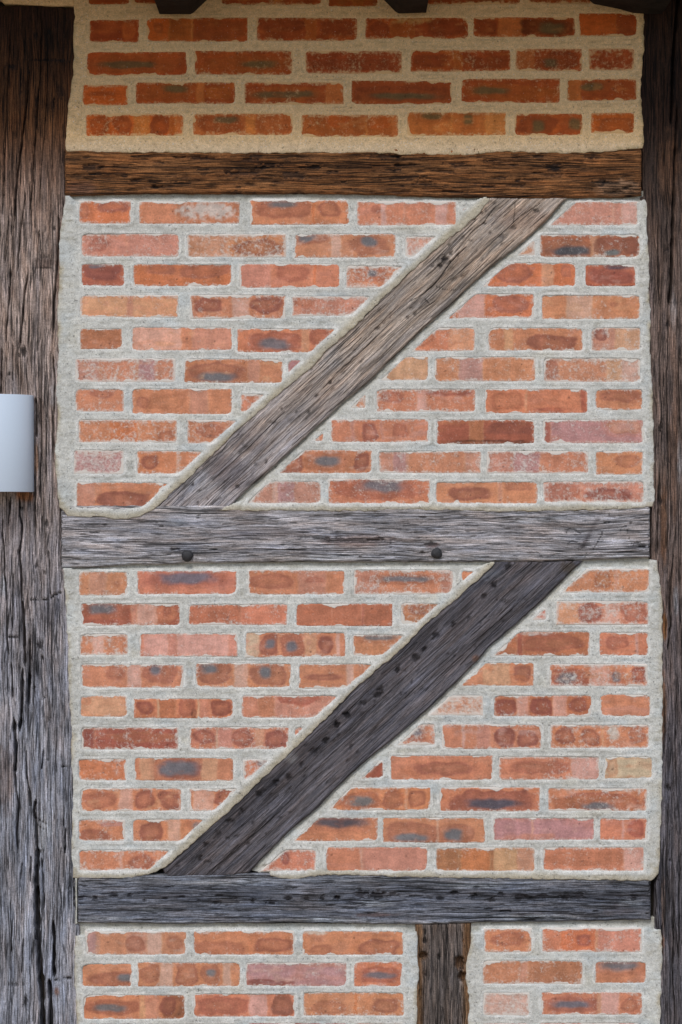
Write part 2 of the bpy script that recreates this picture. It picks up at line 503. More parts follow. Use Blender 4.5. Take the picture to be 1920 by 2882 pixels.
UP2 = """
E 335 150 550 250 o .6; p 395 152 500 190|E 583 148 1022 260 o .3; p 600 180 660 230; n 660 165 820 240; v 836 920 s|E 1060 170 1290 252 o .5 L1
F 40 150 172 234 o .6 R1|F 218 150 656 250 o .3; v 394 440 l; p 236 158 340 212; d 450 150 640 180|F 700 150 1150 256 o .2; n 710 162 872 240; v 876 882 c; v 1120 1150 d; d 920 232 1060 252|F 1184 150 1392 242 o .2; p 1195 150 1380 206
E 348 284 782 386 o .7; v 485 610 r; v 608 614 s; p 700 335 770 386|E 828 286 1100 392 o .4 L1; p 866 300 990 362|E 1290 310 1426 378 o .2 R1
E 1462 284 1892 384 o .2; v 1550 1568 s; q 1600 300 1665 384; v 1680 1694 s; p 1730 300 1800 360|F 486 284 914 392 d .2; v 630 690 n; q 700 290 905 350; k 486 374 910 400|F 954 286 1398 390 m .3; v 955 984 d; c 1250 280 1400 350
E 328 418 548 524 m 1.0|E 606 424 960 524 o .5 L1; v 780 796 l; q 620 440 700 500|E 1180 418 1642 522 o .3 R1; q 1225 430 1345 522; n 1350 430 1600 510; b 1388 446 1500 492; q 1560 430 1630 510
F 230 424 680 522 s .4; v 290 350 m; v 362 610 o; v 612 640 s|F 706 424 1152 522 s .5; v 820 940 m; v 942 1152 o|F 1186 424 1396 526 o .4; p 1270 436 1378 496
E 340 562 830 672 o .2 L1; v 340 420 s; q 420 604 642 680|E 1040 556 1416 656 s .5 R1; v 1204 1224 l; v 1224 1300 m|E 1450 548 1898 656 o .2; p 1470 540 1870 640; b 1580 545 1790 606
F 482 558 928 656 o .3; q 530 580 722 640; v 755 776 s; p 780 560 900 600|F 954 556 1398 652 s .4; p 960 565 1120 640; v 1116 1122 l; q 1140 585 1350 640
"""
LO = """
G 350 170 562 276 o .2; v 394 472 s; p 505 210 535 240|G 606 168 1044 270 o .3; p 650 170 990 232; b 690 172 950 226|G 1096 166 1522 270 o .4; v 1312 1440 s; p 1104 176 1292 248; v 1452 1522 o; d 1345 195 1435 220
H 118 163 556 270 s .4; v 230 500 o; n 200 180 470 228; b 230 190 450 216|H 594 168 760 232 o .3 L2|H 990 160 1422 264 o .3 R2; n 1180 172 1250 244; v 1265 1285 s
G 360 310 795 408 d .2; p 362 300 575 370; b 390 306 500 362; v 580 608 s; v 608 694 l; o 696 312 780 402; p 720 325 758 362|G 833 314 1268 406 n .1; v 1060 1268 o|G 1308 312 1730 410 n .1; v 1465 1600 n; v 1600 1608 d
H 330 312 580 404 n .3 L2; p 360 318 480 365|H 870 336 966 384 s .5 R2|H 1014 300 1420 404 s .4; v 1014 1112 c; q 1116 308 1206 400; v 1226 1292 l; p 1300 310 1412 396
G 352 446 565 540 o .4; v 408 462 l|G 616 444 1048 543 l .3; o 616 444 634 540; v 742 782 s; v 1010 1048 s|G 1086 440 1524 546 o .3; v 1086 1144 y; p 1146 444 1232 546; b 1166 468 1216 512; v 1228 1238 o; p 1240 450 1340 544; b 1262 474 1310 522; v 1346 1394 c; q 1404 450 1470 540; v 1482 1500 l
H 114 448 420 542 o .5 L2; b 150 440 300 474|H 690 436 1162 540 n .2 R2; q 840 440 1130 520; n 880 465 1140 515; v 838 864 d; w 860 435 980 452|H 1204 440 1418 541 o .3; p 1230 450 1332 512; v 1362 1376 l
G 360 580 810 682 o .3; p 470 585 550 650; v 562 622 l; p 630 570 800 660; b 664 578 710 628|G 864 576 1286 682 o .1; p 870 568 1015 662; b 884 572 966 622; v 1030 1096 l; p 1108 578 1270 676; b 1140 584 1196 642|G 1320 578 1750 684 o .3 L2; d 1340 620 1520 650; v 1528 1560 l
H 540 574 912 674 o .3 R2; v 690 808 c; q 824 580 900 658|H 982 578 1414 676 o .4; p 990 600 1150 690; b 1008 614 1106 668; v 1160 1250 l; b 1255 612 1300 662; v 1322 1330 r; q 1345 590 1405 660
G 356 718 562 812 c .2; o 356 720 400 760|G 593 730 1030 816 o .2; q 600 736 690 806; v 696 704 y; v 704 776 n; q 784 728 866 812; k 842 775 868 815; v 872 880 y; v 880 930 s; q 936 736 1022 806|G 1066 716 1590 816 s .2 L2; o 1070 720 1142 812; v 1142 1210 n; d 1215 700 1420 760; v 1425 1600 s
H 410 716 690 806 l .8 R2; o 500 722 620 776|H 736 718 1166 808 n .2; q 742 722 835 806; v 838 892 l; q 900 726 996 806; v 998 1058 l; q 1062 726 1156 790|H 1206 714 1427 808 o .2; s 1150 765 1440 830
"""
LO2 = """
I 360 72 788 172 d .2; n 480 92 770 142; v 362 420 q|I 836 72 1276 170 o .3; p 850 80 952 148; v 956 964 y; v 964 1026 s; q 1030 80 1112 160; v 1128 1162 c; q 1168 90 1270 170|I 1300 70 1500 160 o .4 L2
J 240 60 478 152 o .4 R2; p 340 62 440 140; b 372 72 424 114|J 510 62 948 168 o .3; v 598 612 l; v 660 722 s; q 742 74 828 160; q 842 88 926 158|J 985 62 1421 166 o .3; q 1010 74 1098 150; p 1116 74 1206 156; v 1216 1222 c; w 1240 60 1290 130; p 1330 74 1410 150
I 345 212 560 308 s .1; v 345 560 r|I 596 208 1030 308 o .2; v 620 684 c; q 690 205 884 306; b 704 216 872 288; v 892 960 c; v 960 1030 o|I 1074 216 1300 306 o .4 L2; v 1074 1085 s; b 1130 200 1210 250
J 100 220 250 300 d .1 R2|J 284 198 730 304 o .2; p 380 228 665 282; n 420 236 620 274|J 760 203 1202 304 o .3; p 820 220 1075 278; n 840 226 1000 268; v 1078 1202 l|J 1228 205 1435 297 y .1; n 1228 212 1282 292
I 358 343 800 442 o .3; p 366 352 522 432; v 526 586 l; q 594 350 690 436; v 694 702 o; q 704 350 794 436|I 838 343 1110 444 o .2 L2; v 850 946 l; q 950 345 1080 420
J 10 338 455 440 o .3 R2; p 60 355 225 438; b 82 374 205 422; q 245 345 338 432; v 343 353 l; p 362 350 438 424|J 498 338 940 444 o .1; q 535 352 900 446; p 560 368 884 446; K 592 386 872 434|J 975 343 1412 442 o .2; q 985 362 1400 450; n 1010 376 1380 450; b 1120 400 1280 440
I 345 480 552 576 o .2; q 340 528 480 580; m 440 485 540 510|I 588 478 970 577 o .2 L2; q 618 492 718 572; v 742 800 l; b 848 484 910 532
I 1260 472 1667 574 o .1 R2; K 1350 462 1630 518; v 1640 1667 o|J 248 472 696 580 o .2; p 262 490 482 590; b 284 540 450 580; v 486 492 l; p 505 500 650 590; b 515 518 598 580|J 734 473 1180 571 m .3; v 905 910 l; s 860 540 1000 575|J 1206 476 1413 570 o .1; v 1300 1310 l; d 1320 482 1400 560
I 350 614 830 706 o .4 L2; v 528 545 l; p 560 630 690 700; v 694 700 s|I 1130 610 1396 706 o .3 R2; q 1240 622 1282 680|I 1440 602 1884 707 o .1; v 1592 1600 l; v 1600 1884 s
J 482 604 916 709 n .2; v 482 580 n; v 590 720 r; v 735 834 c; v 838 916 s|J 954 602 1398 707 o .3; n 975 618 1300 685; v 1306 1398 l
"""
BT = """
K 380 533 822 634 s .3; v 380 425 m; v 440 560 o; p 560 550 645 620; v 650 714 l; v 714 822 o; p 735 548 806 614|K 855 531 1298 634 o .1; p 858 570 1080 650; p 1128 556 1284 622|K 1336 531 1780 634 o .2; p 1370 590 1480 640; p 1580 570 1760 640; w 1340 525 1440 545
L 694 521 903 621 o .3; p 715 535 885 600|L 949 519 1389 622 o .2; v 1030 1184 r; q 1096 546 1168 594; v 1184 1194 c; v 1194 1389 s
K 362 674 583 773 o .1; p 398 706 620 775; b 515 716 600 752|K 609 668 1060 774 o .2; p 620 676 702 762; v 706 766 l; p 772 672 872 768; p 886 676 976 766; b 912 694 958 730; v 984 1020 l|K 1087 668 1530 772 m .2; q 1100 740 1300 775; s 1330 664 1500 690
K 1562 666 1774 774 o .1; p 1585 684 1762 764; b 1605 708 1750 742|L 688 661 1127 764 s .2; v 688 850 o; v 886 1127 n|L 1184 664 1407 760 o .2; b 1192 650 1385 710
K 370 812 815 916 o .1; p 385 832 618 900; b 402 850 560 886; v 620 640 c; v 640 704 s; k 708 810 815 912; q 708 810 775 900|K 857 807 1302 906 o .1; p 865 818 1088 900; n 885 832 1060 884; v 1100 1178 l; k 1196 812 1302 902|K 1340 799 1782 904 o .1; p 1370 840 1540 900; p 1636 826 1766 890; v 1560 1580 r
L 690 800 892 902 l .6|L 946 799 1392 898 o .2; p 960 812 1190 890; b 1010 832 1160 870; v 1195 1210 c; v 1210 1290 l; n 1300 820 1375 886
K 372 940 600 1036 o .2|K 640 940 1062 1036 o .2; v 800 860 l|K 1100 938 1530 1036 d .1|K 1568 938 1780 1036 o .2
L 680 935 892 1030 o .2|L 938 935 1390 1030 s .2
K 372 1077 812 1175 o .3|858 1077 1300 1175 s .3|1342 1077 1780 1175 o .3
L 690 1077 900 1175 s .3|948 1077 1390 1175 o .3
K 366 1215 584 1313 o .3|612 1215 1060 1313 s .3|1092 1215 1530 1313 o .3|1566 1215 1776 1313 d .3
L 688 1215 1128 1313 s .3|1184 1215 1404 1313 o .3
K 372 1353 812 1451 o .3|858 1353 1300 1451 s .3|1342 1353 1780 1451 o .3
L 690 1353 900 1451 s .3|948 1353 1390 1451 o .3
"""
LINES = {'L1': ((434, 1434), (1379, 561), 1), 'R1': ((638, 1434), (1596, 558), -1),
         'L2': ((466, 2440), (1395, 1586), 1), 'R2': ((708, 2446), (1641, 1580), -1)}
CLIPOFF = {'L1': 23, 'R1': 22, 'L2': 22, 'R2': 21}


def clip(poly, code):
    (ax, ay), (bx, by), sgn = LINES[code]
    L = math.hypot(bx - ax, by - ay)
    nx, ny = (by - ay) / L, -(bx - ax) / L      # points up-left
    def dist(p): return sgn * ((p[0] - ax) * nx + (p[1] - ay) * ny) - CLIPOFF[code]
    out = []
    for i in range(len(poly)):
        p, q = poly[i], poly[(i + 1) % len(poly)]
        dp, dq = dist(p), dist(q)
        if dp >= 0: out.append(p)
        if dp * dq < 0:
            t = dp / (dp - dq)
            out.append((p[0] + (q[0] - p[0]) * t, p[1] + (q[1] - p[1]) * t))
    return out


def parse(txt):
    res = []
    for line in txt.strip().splitlines():
        for item in line.split('|'):
            toks = item.strip()
            parts = [p.strip() for p in toks.split(';')]
            head = parts[0].split()
            if head[0] in CROP:
                cr = head[0]; head = head[1:]
            ox, oy = CROP[cr]
            fx = lambda v: ox + float(v) / 1.568
            fy = lambda v: oy + float(v) / 1.568
            x0, y0, x1, y1 = fx(head[0]), fy(head[1]), fx(head[2]), fy(head[3])
            marks = []
            for m in parts[1:]:
                t = m.split()
                if t[0] == 'v': marks.append(('v', fx(t[1]), fx(t[2]), t[3]))
                else: marks.append((t[0], fx(t[1]), fy(t[2]), fx(t[3]), fy(t[4])))
            code = head[6] if len(head) > 6 else None
            rr = random.Random(int(x0 * 7 + y0 * 13))
            j = lambda: rr.uniform(-1.2, 1.2)
            x0 -= 2.2; y0 -= 2.0; x1 += 2.2; y1 += 2.0
            poly = [(x0 + j(), y0 + j()), (x1 + j(), y0 + j()), (x1 + j(), y1 + j()), (x0 + j(), y1 + j())]
            # a knocked-off corner here and there
            out_ = []
            ctr = ((x0 + x1) / 2, (y0 + y1) / 2)
            for ci in range(4):
                cxy = poly[ci]
                if rr.random() < 0.30:
                    ax_, ay_ = rr.uniform(4, 13), rr.uniform(3, 9)
                    sx_ = 1 if ctr[0] > cxy[0] else -1; sy_ = 1 if ctr[1] > cxy[1] else -1
                    pa = (cxy[0] + sx_ * ax_, cxy[1]); pb = (cxy[0], cxy[1] + sy_ * ay_)
                    out_ += [pb, pa] if ci in (0, 2) else [pa, pb]
                else: out_.append(cxy)
            poly = out_
            if code: poly = clip(poly, code)
            if len(poly) < 3: continue
            res.append(dict(poly=poly, base=head[4], smear=float(head[5]), marks=marks, seed=rr.randint(1, 9999)))
    return res


WARM = np.array([0.82, 0.50, 0.17])      # bricks of the top panel take a darker, browner tint


def brick_fn(b, top):
    rnd = random.Random(b['seed'])
    tint = np.array([rnd.uniform(.93, 1.07), rnd.uniform(.93, 1.05), rnd.uniform(.92, 1.06)])
    tx, ty = rnd.uniform(-.0000055, .0000055), rnd.uniform(-.00002, .00002)
    xc = sum(p[0] for p in b['poly']) / len(b['poly']); yc = sum(p[1] for p in b['poly']) / len(b['poly'])
    sd0 = b['seed']
    setback = rnd.uniform(-.0004, .0006)

    def fn(X, Y, sd, seg):
        w1 = fbm(X / 22, Y / 22, sd0, 3); w2 = fbm(X / 22, Y / 22, sd0 + 5, 3)
        xx = X + w1 * 5; yy = Y + w2 * 5
        C = np.tile(lin(KEYS[b['base']]), (len(X), 1))
        # cloudy drift between the base and a deeper or paler red
        f = sstep(0.0, 0.9, fbm(X / 60, Y / 22, sd0 + 9, 3))[:, None] * 0.5
        C = C * (1 - f) + lin(KEYS['o' if b['base'] not in 'or' else 's']) * f
        for m in b['marks']:
            if m[0] == 'v':
                a = sstep(-2.2, 2.2, xx - m[1]) * (1 - sstep(-2.2, 2.2, xx - m[2]))
                if m[2] - m[1] > 200: a = a * 0.9
                # thin pale line where two bricks touched in the kiln
                ln = np.exp(-((xx - m[1]) / 2.2) ** 2) * 0.30 + np.exp(-((xx - m[2]) / 2.2) ** 2) * 0.30
                a = a[:, None] * 0.85
                C = C * (1 - a) + lin(KEYS[m[3]]) * a
                ln = ln[:, None]
                C = C * (1 - ln) + lin(KEYS['c']) * ln
            else:
                k, x0, y0, x1, y1 = m
                cx, cy = (x0 + x1) / 2, (y0 + y1) / 2
                hw, hh = max((x1 - x0) / 2, 2), max((y1 - y0) / 2, 2)
                ex = rnd.uniform(1.9, 3.6); rs = rnd.choice([0.0, 0.15, 0.3, 0.45]); st_ = rnd.uniform(0.62, 0.95)
                w3 = fbm(X / 34 + cx, Y / 26, sd0 + 21, 3); w4 = fbm(X / 34, Y / 26 + cy, sd0 + 23, 3)
                d = ((np.abs(X + w1 * 3 + w3 * hw * .35 - cx) / hw) ** ex + (np.abs(Y + w2 * 2.5 + w4 * hh * .35 - cy) / hh) ** ex) ** (1 / ex)
                pw = min(hw, hh)
                if k in 'bK':
                    a = (1 - sstep(0.55, 1.25, d))[:, None]
                    halo = (np.exp(-((d - 1.35) / 0.35) ** 2) * 0.45)[:, None]
                    C = C * (1 - halo) + lin(KEYS['p']) * halo
                    C = C * (1 - a * .92) + lin(KEYS[k]) * a * .92
                elif k == 'w':
                    a = (sstep(-0.5, 0.5, fbm(X / 9, Y / 9, sd0 + 3, 3) + 0.9 * (1 - d)) * (1 - sstep(.9, 1.5, d)))[:, None] * .8
                    C = C * (1 - a) + lin(KEYS['w']) * a
                else:
                    wd = 2.5 / pw
                    a = (1 - sstep(1 - wd, 1 + wd, d))
                    core_ = sstep(0.75, 0.25, d) * 0.35
                    ring = np.exp(-((d - (1 - 1.5 * wd)) / (1.2 * wd)) ** 2) * rs
                    a2 = (a * (0.95 - core_) * st_)[:, None]
                    C = C * (1 - a2) + lin(KEYS[k]) * a2
                    r2 = ring[:, None]
                    C = C * (1 - r2) + lin(KEYS['q' if k in 'pqd' else 'd']) * r2
                    glow = (np.exp(-((d - 1 - 2.2 * wd) / (1.6 * wd)) ** 2) * rs * 0.6)[:, None]
                    C = C * (1 - glow) + lin(KEYS['r']) * glow
        # faint fire bands and a few burnt pits, different on every brick
        hx_ = fbm(X / 16, X * 0 + sd0, sd0 + 31, 2)[:, None]
        C = C * (1 + 0.10 * hx_)
        mt = sstep(0.15, 0.6, fbm(X / 30, Y / 14, sd0 + 33, 4))[:, None] * rnd.uniform(0.0, 0.6)
        C = C * (1 - mt) + lin(KEYS[rnd.choice('lslncrp')]) * mt
        for _ in range(rnd.choice([0, 1, 1, 2, 3])):
            px_, py_ = rnd.uniform(X.min(), X.max()), rnd.uniform(Y.min(), Y.max())
            kk = (sstep(rnd.uniform(2.5, 4.5), 0.8, np.hypot(X - px_, Y - py_)) * .8)[:, None]
            C = C * (1 - kk) + lin(KEYS['k']) * kk
        # rim of every face is a touch more orange
        rim = (np.exp(-((sd - 5) / 4) ** 2) * 0.22)[:, None]
        C = C * (1 - rim) + lin(KEYS['r']) * rim
        C = C * tint
        g_ = C.mean(1)[:, None]
        C = np.clip(g_ + (C - g_) * 0.96, 0.004, 1)
        lime = np.tile(lin((222, 216, 206)), (len(X), 1))
        if top:
            C = C * WARM; lime = np.tile(lin((216, 178, 126)), (len(X), 1))
        arris = 0.0016 * sstep(2.4, 0, sd)
        dep = BF - setback + tx * (X - xc) + ty * (Y - yc) + 0.0006 * w1 - arris
        return dep, {'col': C / LIGHT, 'edge': sd * 0.8, 'smear': np.full(len(X), b['smear'] + rnd.choice([0, .1, .25, .4])), 'lime': lime}
    return fn


# mortar outlines, photo pixels.  r = the next stretch runs under a timber, l = it laps over one
def P_(s):
    pts = []; fl = []; cur = 0
    for t in s.split():
        if t in 'rl': cur = 1 if t == 'l' else 0
        else:
            a, b = t.split(','); pts.append((float(a), float(b))); fl.append(cur)
    return pts, fl


OUT = {
    'top': P_("r 210,-400 l 210,-100 207,8 209,24 213,50 207,100 209,150 207,215 200,260 192,300 190,350 186,420 190,428 240,426 300,430 480,431 600,432 760,433 900,431 1000,430 1080,433 1240,437 1330,437 1400,428 1500,430 1600,433 1700,428 1790,420 1808,418 1812,400 1808,330 1802,250 1806,200 1812,130 1811,40 1812,-400"),
    'up_left': P_("r 183,538 l 184,551 180,600 170,650 168,700 167,800 163,900 165,1000 160,1100 163,1180 157,1250 158,1330 164,1400 168,1427 182,1440 191,1453 240,1455 281,1454 319,1461 357,1462 395,1454 434,1434 529,1347 599,1281 676,1204 735,1153 791,1105 880,1032 920,985 1003,915 1055,862 1105,813 1175,749 1239,691 1303,643 1352,597 r 1379,560 1382,538"),
    'up_right': P_("r 1590,538 1822,538 l 1813,560 1819,572 1820,660 1826,723 1829,883 1829,978 1835,1096 1838,1210 1840,1357 1842,1408 1835,1426 1749,1434 1590,1437 1430,1440 1277,1436 1111,1434 1000,1438 800,1437 640,1437 r 612,1434 680,1369 753,1305 849,1216 945,1126 1023,1063 1163,926 1252,849 1303,798 1374,735 1463,665 1520,614 1571,556"),
    'lo_left': P_("r 178,1575 l 178,1600 182,1640 189,1755 193,1832 196,1946 203,2060 201,2147 207,2191 205,2306 203,2383 207,2469 280,2472 357,2469 395,2464 440,2453 466,2440 510,2402 574,2344 638,2290 714,2214 797,2137 893,2045 1003,1934 1067,1879 1118,1838 1207,1749 1277,1691 1335,1640 1372,1606 r 1393,1584 1400,1568"),
    'lo_right': P_("r 1632,1568 1825,1568 l 1829,1574 1848,1577 1854,1615 1863,1691 1864,1819 1863,2100 1863,2191 1857,2383 1852,2458 1842,2469 1832,2478 1672,2475 1494,2472 1239,2469 920,2460 829,2472 796,2471 r 760,2463 721,2453 690,2444 741,2390 804,2326 881,2263 946,2195 1023,2125 1118,2049 1195,1982 1265,1915 1329,1851 1367,1807 1450,1737 1533,1660 1603,1590"),
    'bot_left': P_("r 212,2588 213,2604 l 212,2630 210,2728 217,2882 214,3300 1172,3300 1172,2882 1174,2792 1180,2728 1175,2677 1176,2639 r 1173,2622 1169,2601 1167,2588"),
    'bot_right': P_("r 1327,2584 1858,2584 1857,2594 l 1859,2614 1864,2665 1861,2728 1857,2882 1860,3300 1320,3300 1317,2882 1322,2837 1317,2779 1310,2754 1314,2703 1323,2665 r 1325,2625 1326,2601"),
}
SETS = {'top': parse(TOP), 'up': parse(UP) + parse(UP2), 'lo': parse(LO) + parse(LO2), 'bt': parse(BT)}
INFILL = [('top', 'top', None), ('up_left', 'up', 'L1'), ('up_right', 'up', 'R1'), ('lo_left', 'lo', 'L2'),
          ('lo_right', 'lo', 'R2'), ('bot_left', 'bt', 'L'), ('bot_right', 'bt', 'R')]
LAB = {'top': 'ochre-tinted brick panel above the highest rail', 'up_left': 'brick panel to the left of the upper brace',
       'up_right': 'brick panel to the right of the upper brace', 'lo_left': 'brick panel to the left of the dark lower brace',
       'lo_right': 'brick panel to the right of the dark lower brace', 'bot_left': 'wide brick panel left of the short stud',
       'bot_right': 'narrow brick panel right of the short stud'}


def mortar_colour(X, Y, sd, seg, fl, top, key):
    c = np.tile(lin((207, 206, 198)), (len(X), 1))
    b1 = fbm(X / 70, Y / 70, 31, 3)[:, None]; b2 = fbm(X / 18, Y / 12, 37, 3)[:, None]
    c = c * (1 + 0.14 * b1 + 0.12 * b2)
    cool = sstep(0.0, 0.7, fbm(X / 90, Y / 60, 33, 3))[:, None] * 0.8
    c = c * (1 - cool) + c * np.array([0.93, 1.0, 1.08]) * cool
    # yellower where it is fresh or sandy
    ys = sstep(0.1, 0.8, fbm(X / 110, Y / 40, 43, 3))[:, None] * 0.35
    c = c * (1 - ys) + c * np.array([1.02, 0.95, 0.80]) * ys
    if top:
        g = (0.75 + 0.25 * sstep(430, 380, Y))[:, None]
        c = c * (1 - g) + lin((222, 188, 140)) * (1 + 0.10 * b2) * g
    # tannin stain from the oak on the lapping edges
    lap = np.asarray(fl)[seg]
    nz = 0.5 + 0.5 * fbm(X / 40, Y / 40, 51, 2)
    st = lap * sstep(15, 1, sd + 5 * fbm(X / 12, Y / 12, 53, 2)) * np.clip(nz * 2.6 - 1.0, 0, 1)
    if key in ('up_left', 'lo_left'):
        la, lb, _ = LINES['L1' if key == 'up_left' else 'L2']
        d, _t = linedist(X, Y, [la, lb])
        st = np.maximum(st, sstep(26, 6, d) * 0.85)
    st = np.maximum(st, 0.75 * lap * sstep(24, 6, sd) * ((Y > 1412) & (Y < 1470) | (Y > 2440) & (Y < 2485)))
    st = (np.clip(st, 0, 1) * 0.62)[:, None]
    c = c * (1 - st) + lin((176, 158, 118)) * st
    ed = (lap * sstep(3.2, 0, sd) * np.clip(0.5 + fbm(X / 30, Y / 30, 54, 2), 0, 1) * 0.55)[:, None]
    c = c * (1 - ed) + lin((110, 78, 42)) * ed
    # contact shade beside the timbers, painted into the recessed mortar colour
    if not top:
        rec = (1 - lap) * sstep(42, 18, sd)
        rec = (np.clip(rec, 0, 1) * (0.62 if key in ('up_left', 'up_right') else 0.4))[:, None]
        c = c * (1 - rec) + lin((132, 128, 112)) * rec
    return np.clip(c, 0.01, 1)


nb = 0
for key, sname, code in INFILL:
    pts, fl = OUT[key]
    poly, flags = ragged(pts, 11, 2.3, seed=len(key) + nb, flags=fl)
    top = key == 'top'
    mine = []
    for b in SETS[sname]:
        cx = sum(p[0] for p in b['poly']) / len(b['poly']); cy = sum(p[1] for p in b['poly']) / len(b['poly'])
        s_, _a1, _b1, _c1 = polysd(np.array([cx]), np.array([cy]), pts)
        if s_[0] > 0: mine.append(b)
    xs = [p[0] for p in poly]; ys = [p[1] for p in poly]
    store = {}

    def edist(X, Y):
        """how far inside a brick (positive) or outside all of them (negative), pixels"""
        e = np.full(X.shape, -60.0)
        for b in mine:
            bx0 = min(p[0] for p in b['poly']) - 30; bx1 = max(p[0] for p in b['poly']) + 30
            by0 = min(p[1] for p in b['poly']) - 30; by1 = max(p[1] for p in b['poly']) + 30
            m = (X > bx0) & (X < bx1) & (Y > by0) & (Y < by1)
            if not m.any(): continue
            xm, ym = X[m], Y[m]
            s_, _1, _2, _3 = polysd(xm, ym, b['poly'])
            cd = np.full(xm.shape, 1e9)
            for p in b['poly']:
                cd = np.minimum(cd, np.hypot(xm - p[0], ym - p[1]))
            s_ = s_ - np.clip(11 - cd, 0, 11) * 0.42
            e[m] = np.maximum(e[m], s_)
        return e

    def fn(X, Y, sd, seg):
        e = edist(X, Y)
        rag = 3.4 * fbm(X / 30, Y / 30, 61, 2) + 2.8 * fbm(X / 7.5, Y / 7.5, 67, 2) - 1.2
        k = sstep(1.5, 7.0, e + 0.35 * rag)
        joint = sstep(-3, -14, e)
        dep = BF + 0.0002 - 0.0004 * joint + 0.0006 * fbm(X / 14, Y / 6, 71, 3) + 0.0005 * fbm(X / 60, Y / 60, 73, 2)
        pit = sstep(0.52, 0.8, fbm(X / 8, Y / 8, 79, 2)) * 0.0016
        dep = dep - pit * joint - k * 0.007
        lap = np.asarray(flags)[seg]
        thick = 0.0030 + 0.0005 * fbm(X / 50, Y / 50, 75, 2)
        lapup = thick * sstep(52, 6, sd)
        roll = 0.0008 * sstep(3.5, 0.0, sd)
        under = -0.0085 * sstep(33, 21, sd)
        dep = dep + np.where(lap > 0, lapup - roll, under)
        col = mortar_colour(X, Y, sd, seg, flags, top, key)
        halo = (np.exp(-((e + 2.0) / 5.0) ** 2) * np.clip(0.5 + 1.5 * fbm(X / 40, Y / 20, 87, 3), 0, 1) * 0.9)[:, None]
        col = col * (1 - halo) + lin((222, 190, 144) if top else (230, 228, 221)) * halo
        dark = (joint * (1 - (sstep(384, 392, Y) if top else 0)) * sstep(0.05, 0.75, fbm(X / 22, Y / 5, 83, 3)) * 0.42)[:, None]
        col = col * (1 - dark) + lin((140, 116, 80) if top else (132, 124, 98)) * dark
        line_ = (np.exp(-((e + 7.0 + 2 * fbm(X / 20, Y / 20, 85, 2)) / 1.6) ** 2) * sstep(0.0, 0.5, fbm(X / 60, Y / 12, 86, 2)) * 0.35)[:, None]
        col = col * (1 - line_) + lin((112, 100, 76)) * line_
        store['n'] = 1
        return dep, {'col': col / LIGHT}

    def keep(X, Y):
        return edist(X, Y) < 11
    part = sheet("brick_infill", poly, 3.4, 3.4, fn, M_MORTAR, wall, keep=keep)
    part["label"] = LAB[key]
    for b in mine:
        sheet("brick", b['poly'], 3.2, 3.2, brick_fn(b, top), M_BRICK, part, skirt=0.022)
        nb += 1
print("bricks", nb)

# ------------------------------------------------------------------ timbers
TF = 0.0044            # face of the timbers in front of the nominal plane


